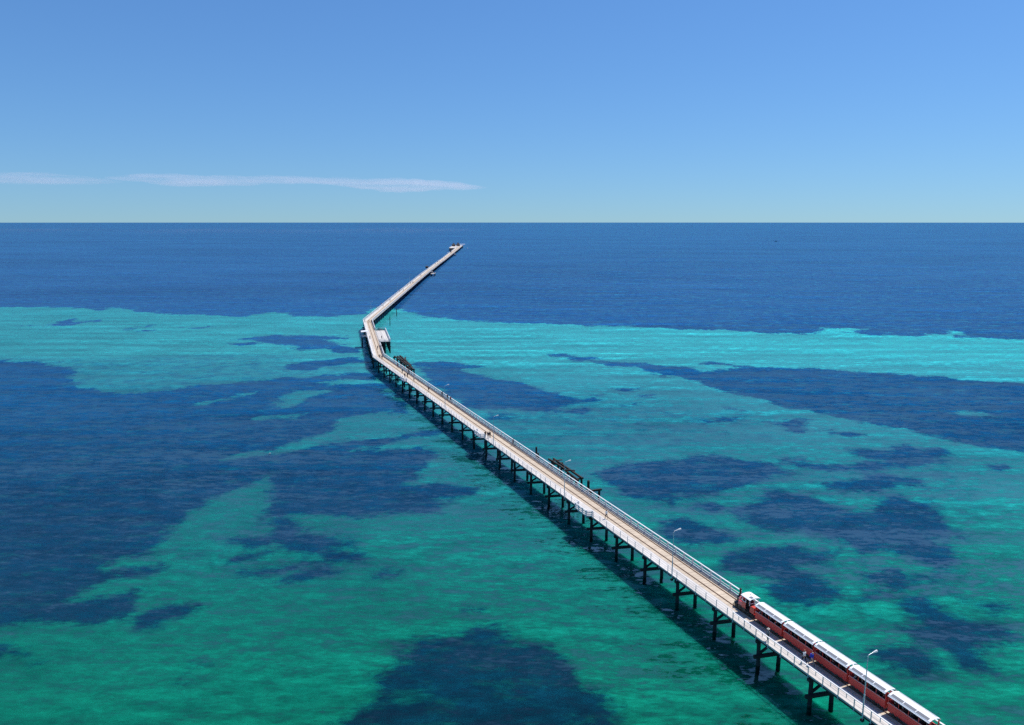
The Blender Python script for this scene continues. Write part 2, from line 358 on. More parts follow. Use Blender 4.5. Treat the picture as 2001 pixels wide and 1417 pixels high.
dif.inputs["Subsurface Radius"].default_value = (1.0, 1.0, 1.0)
dif.inputs["Subsurface Scale"].default_value = 4.5
nt.links.new(dif.outputs[0], out.inputs[0])
seabed = link("seabed", me, mats=[m], kind="structure")
seabed["label"] = "sandy sea floor with dark beds of seagrass under clear water"

V, F = polar_sheet(np.geomspace(20, 90000, 60), np.radians(np.linspace(0, 360, 129)[:-1]), 0.0)
me = bpy.data.meshes.new("sea")
me.from_pydata(V.tolist(), [], F)
m, nt, out = new_mat("sea_water"); g = G(nt)
tc = g.n("ShaderNodeTexCoord"); pos = tc.outputs["Object"]
geo = g.n("ShaderNodeNewGeometry")
def wave(rot, along, across, detail, rough):
    # long crests: coarse along the crest, fine across it
    v = g.mapping(pos, -rot, (1.0 / along, 1.0 / across, 1.0))
    return g.math('SUBTRACT', g.noise(v, 1.0, detail, rough, 0.3).outputs[0], 0.5)
def slope(nval, rot, amp):
    # slope acts at right angles to the crest
    return g.vmath('SCALE', (-math.sin(rot) , math.cos(rot), 0.0), scale=g.math('MULTIPLY', nval, amp))
r1, r2, r3, r4 = math.radians(-38), math.radians(-22), math.radians(-50), math.radians(-12)
gust = g.noise(g.mapping(pos, 0.15, (0.0035, 0.016, 1.0)), 1.0, 4.0, 0.6).outputs[0]       # wind streaks: rougher and smoother water
patch = g.math('MULTIPLY', g.remap(g.noise(pos, 0.02, 3.0, 0.55).outputs[0], 0.3, 0.7, 0.8, 1.2), g.remap(gust, 0.3, 0.7, 0.6, 1.4))
sw = wave(r1, 60.0, 7.0, 1.5, 0.4)
ch = wave(r2, 5.0, 1.7, 2.0, 0.55)
cr = wave(r3, 2.0, 0.75, 2.0, 0.55)
fi = wave(r4, 1.2, 0.42, 2.0, 0.55)
nz = g.noise(g.mapping(pos, 0.4, (1.7, 1.7, 1.7)), 1.0, 2.0, 0.6)
nzv = g.vmath('SUBTRACT', nz.outputs["Color"], (0.5, 0.5, 0.5))
total = g.vmath('ADD', g.vmath('ADD', slope(sw, r1, SWELL), slope(ch, r2, CHOP)), g.vmath('ADD', slope(cr, r3, CROSS), g.vmath('ADD', slope(fi, r4, FINE), g.vmath('SCALE', nzv, scale=RIPPLE))))
total = g.vmath('MULTIPLY', g.vmath('SCALE', total, scale=patch), (1.0, 1.0, 0.0))
steep = g.vmath('LENGTH', total)                             # small waves break before they get steeper than this
total = g.vmath('SCALE', total, scale=g.math('MINIMUM', 1.0, g.math('DIVIDE', 0.36, g.math('MAXIMUM', steep, 0.01))))
nrm = g.vmath('NORMALIZE', g.vmath('ADD', total, (0.0, 0.0, 1.0)))
side = g.math("SUBTRACT", 1.0, g.math("MULTIPLY", geo.outputs["Backfacing"], 2.0))
inc = g.vmath("SCALE", geo.outputs["Incoming"], scale=side)          # works from above and from below
facing = g.vmath('DOT_PRODUCT', nrm, inc)
flat = g.vmath('DOT_PRODUCT', inc, (0.0, 0.0, 1.0))
push = g.math('MAXIMUM', 0.0, g.math('SUBTRACT', g.math('ADD', 0.04, g.math('MULTIPLY', flat, 0.62)), facing))       # a facet turned away is hidden by the crest before it
nrm = g.vmath('NORMALIZE', g.vmath('ADD', nrm, g.vmath('SCALE', inc, scale=push)))
graze = g.math('MULTIPLY', g.remap(flat, 0.0, 0.42, 1.0, 0.0, True), 0.27)     # at grazing angles the rough surface shows its raised faces
cosv = g.math('MINIMUM', 1.0, g.math('ADD', graze, g.math('MAXIMUM', 0.0, g.vmath('DOT_PRODUCT', nrm, inc))))
fres = g.math('MINIMUM', 0.26, g.math('ADD', 0.02, g.math('MULTIPLY', 0.98, g.math('POWER', g.math('SUBTRACT', 1.0, cosv, clamp=True), 5.0))))
gl = g.n("ShaderNodeBsdfGlossy"); gl.inputs["Roughness"].default_value = 0.045
gl.inputs["Color"].default_value = (1, 1, 1, 1)
g.put(gl.inputs["Normal"], nrm)
lean = g.math('SUBTRACT', g.vmath('DOT_PRODUCT', nrm, inc), flat)          # a face leaning towards the eye or the sun lets more light through
thru = g.math('MAXIMUM', 0.55, g.math('ADD', 1.0, g.math('MULTIPLY', lean, 3.6)))
tr = g.n("ShaderNodeBsdfTransparent"); g.put(tr.inputs["Color"], g.vmath('SCALE', (0.16, 0.60, 0.56), scale=thru))
mx = g.n("ShaderNodeMixShader")
g.put(mx.inputs[0], fres)
nt.links.new(tr.outputs[0], mx.inputs[1]); nt.links.new(gl.outputs[0], mx.inputs[2])
nt.links.new(mx.outputs[0], out.inputs[0])
sea = link("sea", me, mats=[m], kind="structure")
sea["label"] = "clear turquoise sea with small wind waves"


# ------------------------------------------------------------------ jetty geometry helpers
M = {}
M['walk'] = timber("bleached_walkway_timber", (0.56, 0.52, 0.475), 0.15, 0.9, 5.0, (0.42, 0.38, 0.34))
M['track'] = timber("tan_track_timber", (0.53, 0.43, 0.32), 0.13, 0.9, 5.0, (0.62, 0.49, 0.38))
M['kerb'] = timber("grey_kerb_timber", (0.30, 0.28, 0.27), 0.2, 0.9)
M['dark'] = timber("tarred_dark_timber", (0.030, 0.030, 0.032), 0.3, 0.8, 4.0, (0.07, 0.065, 0.06))
M['old'] = timber("rotten_old_timber", (0.035, 0.028, 0.024), 0.35, 0.95, 3.0, (0.10, 0.08, 0.07))
M['white'] = timber("white_painted_timber", (0.68, 0.68, 0.67), 0.07, 0.55, 4.0, (0.62, 0.60, 0.57))
M['galv'] = plain("galvanised_steel", (0.62, 0.64, 0.66), 0.45, 0.3)
M['rail'] = plain("rusty_rail_steel", (0.16, 0.085, 0.05), 0.7, 0.2, 0.3, 0.15)
M['slot'] = plain("dark_flangeway_timber", (0.17, 0.10, 0.065), 0.9, 0, 0.2, 0.15)
M['wire'] = plain("steel_wire", (0.42, 0.43, 0.45), 0.5, 0.5)

class MB:
    """collects boxes, bars and tubes; build() links them as one mesh object"""
    def __init__(s): s.v, s.f, s.mi = [], [], []
    def add(s, vs, fs, mi=0):
        o = len(s.v); s.v += [tuple(v) for v in vs]; s.f += [tuple(i + o for i in f) for f in fs]; s.mi += [mi] * len(fs)
    def hexa(s, p, mi=0):
        """eight corners: four of the bottom, then four of the top, both counter-clockwise"""
        s.add(p, [(3, 2, 1, 0), (4, 5, 6, 7), (0, 1, 5, 4), (1, 2, 6, 5), (2, 3, 7, 6), (3, 0, 4, 7)], mi)
    def box(s, c, size, mi=0, rz=0.0):
        hx, hy, hz = (q / 2 for q in size); cs, sn = math.cos(rz), math.sin(rz)
        P = []
        for z in (-hz, hz):
            for x, y in ((-hx, -hy), (hx, -hy), (hx, hy), (-hx, hy)):
                P.append((c[0] + x * cs - y * sn, c[1] + x * sn + y * cs, c[2] + z))
        s.hexa(P, mi)
    def bar(s, a, b, w, h, mi=0, up=(0, 0, 1)):
        a, b = Vector(a), Vector(b); d = (b - a).normalized(); up = Vector(up)
        if abs(d.dot(up)) > 0.95: up = Vector((1, 0, 0))
        sd = d.cross(up).normalized() * (w / 2); u = sd.cross(d).normalized() * (h / 2)
        s.hexa([a - sd - u, a + sd - u, b + sd - u, b - sd - u, a - sd + u, a + sd + u, b + sd + u, b - sd + u], mi)
    def tube(s, a, b, r0, r1, n=8, mi=0, caps=True):
        a, b = Vector(a), Vector(b); d = (b - a).normalized()
        up = Vector((0, 0, 1)) if abs(d.z) < 0.9 else Vector((1, 0, 0))
        x = d.cross(up).normalized(); y = d.cross(x)
        vs = []
        for c, r in ((a, r0), (b, r1)):
            for k in range(n):
                t = 2 * math.pi * k / n
                vs.append(c + x * (math.cos(t) * r) + y * (math.sin(t) * r))
        fs = [(k, n + k, n + (k + 1) % n, (k + 1) % n) for k in range(n)]
        if caps: fs += [tuple(range(n)), tuple(reversed(range(n, 2 * n)))]
        s.add(vs, fs, mi)
    def path(s, pts, r, n=8, mi=0):
        for a, b in zip(pts[:-1], pts[1:]): s.tube(a, b, r, r, n, mi)
    def lathe(s, prof, n=12, mi=0, origin=(0, 0, 0), axis='Z'):
        vs = []
        for r, h in prof:
            for k in range(n):
                t = 2 * math.pi * k / n
                p = (math.cos(t) * r, math.sin(t) * r, h)
                if axis == 'X': p = (p[2], p[0], p[1])
                vs.append((p[0] + origin[0], p[1] + origin[1], p[2] + origin[2]))
        fs = []
        for i in range(len(prof) - 1):
            for k in range(n):
                fs.append((i * n + k, i * n + (k + 1) % n, (i + 1) * n + (k + 1) % n, (i + 1) * n + k))
        fs.append(tuple(reversed(range(n)))); fs.append(tuple(range((len(prof) - 1) * n, len(prof) * n)))
        s.add(vs, fs, mi)
    def mesh(s, name, mats=()):
        me = bpy.data.meshes.new(name); me.from_pydata(s.v, [], s.f)
        for m in mats: me.materials.append(m)
        if len(mats) > 1: me.polygons.foreach_set("material_index", s.mi)
        me.update(); return me
    def build(s, name, mats, parent=None, kind=None, loc=None, rz=0.0, smooth=False):
        if not isinstance(mats, (list, tuple)): mats = [mats]
        me = s.mesh(name, mats)
        if smooth: me.shade_smooth()
        o = bpy.data.objects.new(name, me); COL.objects.link(o)
        if parent is not None: o.parent = parent
        if kind: o["kind"] = kind
        if loc is not None: o.location = loc; o.rotation_euler = (0, 0, rz)
        return o

def tag(o, label, cat, group=None):
    o["label"] = label; o["category"] = cat
    if group: o["group"] = group
    return o

def thing(name, label, cat, loc=(0, 0, 0), rz=0.0, group=None):
    o = bpy.data.objects.new(name, None); COL.objects.link(o)
    o.location = loc; o.rotation_euler = (0, 0, rz); o.empty_display_size = 0.5
    return tag(o, label, cat, group)

def inst(me, name, parent=None, loc=(0, 0, 0), rot=(0, 0, 0), scale=(1, 1, 1)):
    o = bpy.data.objects.new(name, me); COL.objects.link(o)
    o.location = loc; o.rotation_euler = rot; o.scale = scale
    if parent is not None: o.parent = parent
    return o

def copy_tree(o, parent=None):
    c = o.copy(); COL.objects.link(c); c.parent = parent
    for ch in list(o.children): copy_tree(ch, c)
    return c

DECK = 4.0
# the two edges of the deck, from the landward end out to the far end
LEFT = [Vector(p) for p in ((59.37, 22.3), (-54.8, 297.0), (-79.4, 406.0), (-91.6, 764.0), (-97.5, 980.0), (-100.5, 1105.0), (-106.0, 1290.0), (-112.0, 1490.0), (-118.0, 1700.0))]
RIGHT = [Vector(p) for p in ((64.03, 24.24), (-50.2, 297.6), (-74.6, 407.2), (-85.7, 764.0), (-91.2, 980.0), (-93.7, 1105.0), (-98.4, 1290.0), (-103.6, 1490.0), (-109.0, 1700.0))]
SEGS = len(LEFT) - 1
SEGLEN = [(LEFT[i + 1] - LEFT[i]).length for i in range(SEGS)]

def deck_pt(i, u, s, z=0.0):
    """a point of stretch i: u metres along its left edge, s metres across from that edge, z above the deck"""
    f = u / SEGLEN[i]
    l = LEFT[i].lerp(LEFT[i + 1], f); r = RIGHT[i].lerp(RIGHT[i + 1], f)
    p = l + (r - l).normalized() * s
    return Vector((p.x, p.y, DECK + z))
def deck_w(i, u):
    f = u / SEGLEN[i]
    return (RIGHT[i].lerp(RIGHT[i + 1], f) - LEFT[i].lerp(LEFT[i + 1], f)).length

BEND = LEFT[1]
DIRN = (LEFT[0] - LEFT[1]).normalized()          # towards land
NRM = Vector((-DIRN.y, DIRN.x))                  # across, away from the left edge
HEAD = math.atan2(DIRN.y, DIRN.x)
def J(t, s, z=0.0):
    """first stretch: t metres from the first bend towards land, s metres across, z above the deck"""
    p = BEND + DIRN * t + NRM * s
    return Vector((p.x, p.y, DECK + z))

# ------------------------------------------------------------------ the jetty
jetty = thing("jetty", "long timber jetty on dark piles running out across the turquoise sea", "jetty", (LEFT[0].x, LEFT[0].y, 0))
jetty.location = (0, 0, 0)
RAIL_A, RAIL_B = 2.45, 3.87

def slab(mb, i, u0, u1, s0, s1, z0, z1):
    mb.hexa([deck_pt(i, u0, s0, z0), deck_pt(i, u1, s0, z0), deck_pt(i, u1, s1, z0), deck_pt(i, u0, s1, z0),
             deck_pt(i, u0, s0, z1), deck_pt(i, u1, s0, z1), deck_pt(i, u1, s1, z1), deck_pt(i, u0, s1, z1)][::1])

walk, track, kerb, string_, slots, fascia = MB(), MB(), MB(), MB(), MB(), MB()
for i in range(SEGS):
    L = SEGLEN[i]
    # lengthwise walkway boards, butted at staggered joints
    for k in range(4):
        a, b = 0.03 + k * 0.425, 0.03 + k * 0.425 + 0.405
        step = 4.5 if i < 2 else 9.0
        u = -(k % 2) * step / 2
        while u < L:
            u0, u1 = max(u, 0.0), min(u + step - 0.015, L)
            if u1 - u0 > 0.05: slab(walk, i, u0, u1, a, b, -0.07, random.uniform(-0.006, 0.006))
            u += step
    # crosswise track planks between walkway and kerb
    pitch = 0.30 if i < 2 else 0.6
    n = int(L / pitch)
    for k in range(n):
        u0, u1 = L * k / n + 0.012, L * (k + 1) / n - 0.006
        um = (u0 + u1) / 2; w = deck_w(i, um)
        dz = random.uniform(-0.008, 0.004)
        slab(track, i, u0, u1, 1.745, w - 0.44, -0.08, dz)
    # kerb boards along the right edge
    step = 5.0; u = 0.0
    while u < L - 0.1:
        u1 = min(u + step - 0.02, L); w0 = deck_w(i, u)
        slab(kerb, i, u, u1, min(deck_w(i, u), deck_w(i, u1)) - 0.42, min(deck_w(i, u), deck_w(i, u1)) - 0.02, -0.09, 0.05 + random.uniform(-0.01, 0.01))
        u += step
    # timber strips the rails sit in
    step = 6.0; u = 0.0
    while u < L - 0.1:
        u1 = min(u + step - 0.01, L)
        for s_ in (RAIL_A, RAIL_B): slab(slots, i, u, u1, s_ - 0.115, s_ + 0.115, -0.03, 0.016)
        u += step
    # stringers under the deck and the pale edge board
    step = 9.0; u = 0.0
    while u < L - 0.1:
        u1 = min(u + step - 0.01, L); w = min(deck_w(i, u), deck_w(i, u1))
        for s_ in (0.16, 1.7, 3.2, w - 0.3): slab(string_, i, u, u1, s_ - 0.12, s_ + 0.12, -0.47, -0.095)
        slab(fascia, i, u, u1, -0.03, 0.022, -0.20, 0.02)
        slab(fascia, i, u, u1, w - 0.012, w + 0.04, -0.22, 0.03)
        u += step
walk.build("walkway_boards", M['walk'], jetty, "stuff")
track.build("track_planks", M['track'], jetty, "stuff")
kerb.build("kerb_boards", M['kerb'], jetty, "stuff")
slots.build("rail_bedding", M['slot'], jetty, "stuff")
string_.build("stringers", M['dark'], jetty, "stuff")
fascia.build("edge_boards", M['walk'], jetty, "stuff")
for s_ in (RAIL_A, RAIL_B):
    r = MB()
    for i in range(SEGS): slab(r, i, 0.0, SEGLEN[i] - 0.005, s_ - 0.035, s_ + 0.035, 0.0165, 0.075)
    r.build("rail", M['rail'], jetty)

# pile bents
pile_mb = MB(); pile_mb.tube((0, 0, -2.3), (0, 0, 3.42), 0.29, 0.25, 9); pile_me = pile_mb.mesh("pile", [M['dark']])
def bar_mesh(name, a, b, w, h, mat):
    q = MB(); q.bar(a, b, w, h); return q.mesh(name, [mat])
bents = []                                   # position on the left edge, across direction, width, heading
t = 80.6 - 8.98 * 8
ts = []
while t < 285: ts.append(t); t += 8.98
for t in reversed(ts): bents.append((0, SEGLEN[0] - t))
for i in range(1, SEGS):
    n = max(1, round(SEGLEN[i] / 9.0))
    for k in range(n): bents.append((i, SEGLEN[i] * (k + 0.4) / n))
far_pile, far_beam = MB(), MB()
mesh_cache = {}
for bi, (i, u) in enumerate(bents):
    p = deck_pt(i, u, 0.0); w = deck_w(i, u); q = deck_pt(i, u, w)
    ac = (q - p).normalized(); rz = math.atan2(ac.y, ac.x)
    spots = (0.36, 3.2)
    sk = Vector((ac.y, -ac.x, 0)) * 0.36          # each bent stands slightly askew: its inner pile nearer land
    if bi < 150:
        for s_ in spots:
            o = inst(pile_me, "pile", jetty, (p.x + ac.x * s_ + (sk.x if s_ > 1 else 0), p.y + ac.y * s_ + (sk.y if s_ > 1 else 0), 0), (random.uniform(-0.018, 0.018), random.uniform(-0.018, 0.018), random.uniform(0, 6)))
        key = round(w, 1)
        if key not in mesh_cache:
            b1, b2 = MB(), MB()
            b1.bar((-0.62, -0.30, 1.50), (3.9, -0.78, 1.50), 0.34, 0.42)
            b2.bar((-0.14, 0, 3.36), (w + 0.05, 0, 3.36), 0.42, 0.38)
            mesh_cache[key] = (b1.mesh("crossbeam", [M['dark']]), b2.mesh("pile_cap", [M['dark']]),
                               bar_mesh("brace", (0.45, -0.05, 1.7), (2.75, -0.3, 3.22), 0.22, 0.28, M['dark']),
                               bar_mesh("brace", (w - 0.3, -0.1, 3.22), (3.4, -0.36, 2.0), 0.20, 0.26, M['dark']))
        for me_, nm in zip(mesh_cache[key], ("crossbeam", "pile_cap", "brace", "brace")):
            inst(me_, nm, jetty, (p.x, p.y, random.uniform(-0.04, 0.04) if nm == "crossbeam" else 0), (0, 0, rz))
    else:
        b = lambda s_, z: (p.x + ac.x * s_, p.y + ac.y * s_, z)
        for s_ in spots: far_pile.tube(b(s_, -2.3), b(s_, 3.42), 0.29, 0.25, 6)
        far_beam.bar(b(-0.6, 1.72), b(w, 1.72), 0.26, 0.32); far_beam.bar(b(-0.1, 3.36), b(w, 3.36), 0.34, 0.30)
far_pile.build("far_piles", M['dark'], jetty, "stuff")
far_beam.build("far_crossbeams", M['dark'], jetty, "stuff")

# ------------------------------------------------------------------ fences
post_mb = MB(); post_mb.box((0, 0, 0.52), (0.19, 0.19, 1.16)); post_me = post_mb.mesh("post", [M['white']])
thin_mb = MB(); thin_mb.box((0, 0, 0.40), (0.075, 0.075, 1.42)); thin_mb.box((0, 0, -0.33), (0.16, 0.14, 0.05)); thin_me = thin_mb.mesh("post", [M['galv']])

def run_points(i, u0, u1, side, step):
    """points along one edge of stretch i; side is the inset from the left edge, negative counts from the right edge"""
    n = max(1, round(abs(u1 - u0) / step))
    out_ = []
    for k in range(n + 1):
        u = u0 + (u1 - u0) * k / n
        s_ = side if side >= 0 else deck_w(i, u) + side
        out_.append(deck_pt(i, u, s_))
    return out_

def white_fence(name, label, pts, group=None, parts_limit=300, posts=True, rails=(1.08, 0.52, 0.14)):
    """white timber fence through the points: square posts, flat top rail, two lower rails"""
    t = thing(name, label, "fence", (pts[0].x, pts[0].y, DECK), 0, group)
    base = Vector((pts[0].x, pts[0].y, DECK))
    rest = MB()
    for k, p in enumerate(pts):
        d = pts[min(k + 1, len(pts) - 1)] - pts[max(k - 1, 0)]
        rz = math.atan2(d.y, d.x)
        q = p - base
        if k < parts_limit: inst(post_me, "post", t, q, (0, 0, rz))
        else: rest.box((q.x, q.y, 0.52), (0.19, 0.19, 1.16), 0, rz)
    if rest.v: rest.build("far_posts", M['white'], t, "stuff")
    for z in rails:
        mb = MB(); top = z > 1.0
        step = 2
        for a in range(0, len(pts) - 1):
            pa, pb = pts[a] - base, pts[a + 1] - base
            e = (pb - pa).normalized() * 0.004
            w_, h_ = (0.21, 0.07) if top else (0.07, 0.15)
            zz = 1.13 if top else z
            mb.bar((pa.x + e.x, pa.y + e.y, zz + pa.z), (pb.x - e.x, pb.y - e.y, zz + pb.z), w_, h_)
        mb.build("top_rail" if top else ("middle_rail" if z > 0.4 else "bottom_rail"), M['white'], t)
    return t

S0 = SEGLEN[0]
# right edge of the first stretch, with the opening beside the engine
white_fence("white_fence", "white post and rail fence along the far edge between the bend and the engine", run_points(0, S0 - 214.75, S0 - 0.1, -0.12, 2.27))
white_fence("white_fence", "white post and rail fence hidden behind the engine and carriages", run_points(0, S0 - 283, S0 - 217.6, -0.12, 2.27))
# second stretch
S1 = SEGLEN[1]
white_fence("white_fence", "white fence on the open-sea side between the two bends", run_points(1, 0.3, S1 - 0.3, 0.10, 2.3))
white_fence("white_fence", "short white fence between the first bend and the side platform", run_points(1, 0.4, 29.0, -0.12, 2.3))
white_fence("white_fence", "short white fence between the side platform and the second bend", run_points(1, 76.0, S1 - 0.3, -0.12, 2.3))
# beyond the second bend
far_l, far_r = [], []
for i in range(2, SEGS):
    far_l += run_points(i, 0.4 if i == 2 else 2.6, SEGLEN[i], 0.10, 2.6); far_r += run_points(i, 0.4 if i == 2 else 2.6, SEGLEN[i], -0.12, 2.6)
white_fence("white_fence", "long white fence on the left edge beyond the second bend out to the huts", far_l)
white_fence("white_fence", "long white fence on the right edge beyond the second bend, above the dark piles", far_r)

# left edge of the first stretch: thin steel posts with wires, leaving room for the lookouts
LOOK = [(175.0, 180.3), (120.2, 125.3), (47.0, 52.0)]
def wire_fence(label, t0, t1):
    n = max(1, round(abs(t1 - t0) / 2.27))
    t = thing("wire_fence", label, "fence", J(t1, 0.0), HEAD, "steel post fences along the walkway edge")
    for k in range(n + 1):
        inst(thin_me, "post", t, ((t0 - t1) * k / n, -0.07, 0))
    for z in (0.35, 0.70, 1.06):
        mb = MB(); mb.tube((t0 - t1, -0.07, z), (0, -0.07, z), 0.011, 0.011, 5); mb.build("wire", M['wire'], t)
    return t
wire_fence("steel post and wire fence along the walkway between the engine and the nearest lookout", 219.2 - 0.9, 180.9)
wire_fence("steel post and wire fence between the nearest lookout and the middle lookout", 174.5, 125.9)
wire_fence("steel post and wire fence between the middle lookout and the lookout by the bend", 119.6, 52.6)
wire_fence("steel post and wire fence between the first bend and the lookout nearest it", 46.4, 0.6)

# nearest part: slender posts carrying a flat white top rail beside the train
t = thing("handrail_fence", "walkway handrail with flat white top rail and steel posts beside the red train", "fence", J(219.4, 0.0), HEAD)
hp = MB(); hp.box((0, 0, 0.36), (0.10, 0.085, 1.34)); hp.box((0, 0, -0.36), (0.20, 0.16, 0.06)); hp_me = hp.mesh("post", [M['galv']])
for k in range(27): inst(hp_me, "post", t, (0.1 + k * 2.27, -0.07, 0))
mb = MB()
k = 0.0
while k < 59:
    mb.bar((k, -0.07, 1.065), (min(k + 4.53, 59.0), -0.07, 1.065), 0.16, 0.06); k += 4.54
mb.build("top_rail", M['white'], t)
sp_ = MB(); sp_.box((0, 0, 0.77), (0.07, 0.06, 0.54)); sp_me = sp_.mesh("short_post", [M['galv']])
for k in range(26): inst(sp_me, "short_post", t, (1.25 + k * 2.27, -0.07, 0))
mb = MB(); mb.tube((0, -0.07, 0.50), (59, -0.07, 0.50), 0.014, 0.014, 6); mb.build("wire", M['wire'], t)

# lookouts: small bays hung off the walkway edge, fenced in white
def lookout(label, t0, t1):
    t = thing("lookout_bay", label, "lookout", J((t0 + t1) / 2, 0.0), HEAD, "lookout bays on the walkway edge")
    h = (t1 - t0) / 2
    ring = [(-h, -0.02), (-h + 0.55, -0.95), (h - 0.55, -0.95), (h, -0.02)]
    n = 6
    for k in range(n):
        a, b = k / n, (k + 1) / n - 0.02
        y0, y1 = -0.95 * b, -0.95 * a
        x0, x1 = h - 0.55 * b, h - 0.55 * b
        q = MB(); q.hexa([(-x0, y0, -0.07), (x0, y0, -0.07), (x0, y1, -0.07), (-x0, y1, -0.07), (-x0, y0, 0.0), (x0, y0, 0.0), (x0, y1, 0.0), (-x0, y1, 0.0)])
        q.build("board", M['walk'], t)
    pts = []
    for (a, b) in zip(ring[:-1], ring[1:]):
        m_ = max(1, round(math.dist(a, b) / 1.3))
        for k in range(m_): pts.append((a[0] + (b[0] - a[0]) * k / m_, a[1] + (b[1] - a[1]) * k / m_))
    pts.append(ring[-1])
    for p in pts: inst(post_me, "post", t, (p[0], p[1], 0))
    for z, w_, h_, nm in ((1.13, 0.17, 0.06, "top_rail"), (0.80, 0.05, 0.2, "fence_board"), (0.45, 0.05, 0.2, "fence_board"), (0.12, 0.05, 0.2, "fence_board")):
        q = MB()
        for (a, b) in zip(ring[:-1], ring[1:]): q.bar((a[0], a[1], z), (b[0], b[1], z), w_, h_)
        q.build(nm, M['white'], t)
    for x in (-h + 0.6, 0, h - 0.6):
        q = MB(); q.bar((x, 0.1, -0.30), (x, -0.9, -0.13), 0.15, 0.2); q.build("bracket", M['dark'], t)
    return t
lookout("white fenced lookout bay nearest the train, on the walkway edge", *LOOK[0])
lookout("white fenced lookout bay with three people standing beside it", *LOOK[1])
lookout("white fenced lookout bay closest to the first bend", *LOOK[2])

# lamps
lamp_mb = MB()
def lamp(label, t=None, loc=None, rz=None, group="street lamps along the jetty"):
    if loc is None: loc, rz = J(t, -0.16), HEAD + math.pi / 2
    o = thing("lamp_post", label, "lamp post", loc, rz, group)
    q = MB(); q.tube((0, 0, -0.45), (0, 0, 2.4), 0.085, 0.085, 10); q.build("lower_pole", M['galv'], o, smooth=False)
    q = MB(); q.tube((0, 0, 2.4), (0, 0, 6.85), 0.06, 0.042, 10); q.build("upper_pole", M['galv'], o)
    q = MB(); q.path([(0, 0, 6.84), (0.10, 0, 6.98), (0.35, 0, 7.06), (0.80, 0, 7.16)], 0.032, 8); q.build("arm", M['galv'], o)
    q = MB()
    q.hexa([(0.72, -0.07, 7.10), (1.28, -0.11, 7.14), (1.28, 0.11, 7.14), (0.72, 0.07, 7.10), (0.72, -0.05, 7.21), (1.24, -0.07, 7.31), (1.24, 0.07, 7.31), (0.72, 0.05, 7.21)])
    hd = q.build("lamp_head", M['white'], o)
    q = MB(); q.box((1.03, 0, 7.10), (0.36, 0.14, 0.045)); q.build("lens", M['lens'], hd)
    q = MB(); q.box((0, 0, -0.62), (0.34, 0.30, 0.30)); q.build("bracket", M['dark'], o)
    return o
M['lens'] = plain("lamp_lens", (0.55, 0.56, 0.55), 0.3)
lamp("tall grey lamp post beside the carriages, nearest to land", 241.2)
lamp("tall grey lamp post on the walkway just ahead of the engine", 205.5)
lamp("tall grey lamp post opposite the broken old timbers, seaward of the nearest lookout", 169.4)
lamp("tall grey lamp post next to the lookout bay with three people", 131.8)
lamp("tall grey lamp post beside the person in red, the closest one to the first bend", 94.2)
for (lx, ly), lb in zip(((-81.0, 439.0), (-85.3, 571.0), (-88.8, 667.0)), ("faint lamp post just beyond the second bend", "faint lamp post midway along the far straight, beyond the one at the bend", "most distant faint lamp post on the far straight")):
    lamp(lb, loc=(lx, ly, DECK), rz=0.0)

# ------------------------------------------------------------------ side platform, landing stages, end platform
def floor_boards(parent, x0, x1, y0, y1, z, pitch, mat, name="boards"):
    q = MB(); n = max(1, round((y1 - y0) / pitch))
    for k in range(n):
        a = y0 + (y1 - y0) * k / n
        q.box(((x0 + x1) / 2, a + (y1 - y0) / n / 2, z - 0.04), (x1 - x0, (y1 - y0) / n - 0.015, 0.08))
    return q.build(name, mat, parent, "stuff")

rz1 = math.atan2((RIGHT[2] - RIGHT[1]).y, (RIGHT[2] - RIGHT[1]).x)
o1 = deck_pt(1, 38.0, deck_w(1, 38.0))
pf = thing("side_platform", "wide timber platform off the right side of the short middle stretch", "platform", (o1.x + 0.05, o1.y, DECK), rz1)
# local x runs seaward along the edge, y to the left; the platform lies at negative y
floor_boards(pf, 0.0, 37.0, -4.8, -0.06, 0.0, 0.3, M['walk'])
for x in [0.3 + 4.5 * k for k in range(9)]:
    for y in (-4.5, -2.4):
        inst(pile_me, "pile", pf, (x, y, -DECK))
    q = MB(); q.bar((x, 0.0, -0.62), (x, -4.9, -0.62), 0.32, 0.3); q.build("pile_cap", M['dark'], pf)
    q = MB(); q.bar((x + 0.31, -0.2, -2.3), (x + 0.31, -5.0, -2.3), 0.26, 0.3); q.build("crossbeam", M['dark'], pf)
q = MB()
for y in (-4.6, -3.1, -1.6, -0.3): q.bar((0, y, -0.29), (37, y, -0.29), 0.24, 0.36)
q.build("stringers", M['dark'], pf, "stuff")
def platform_pts(lst): return [pf.matrix_basis @ Vector((a, b, 0)) for a, b in lst]
pts = [(0.1, -0.1)] + [(0.1, -0.1 - 4.6 * k / 2) for k in (1, 2)] + [(0.1 + 36.8 * k / 16, -4.7) for k in range(1, 17)] + [(36.9, -2.4), (36.9, -0.2)]
bpy.context.view_layer.update()
white_fence("white_fence", "white fence round three sides of the wide side platform", [pf.matrix_world @ Vector((a, b, 0)) for a, b in pts])

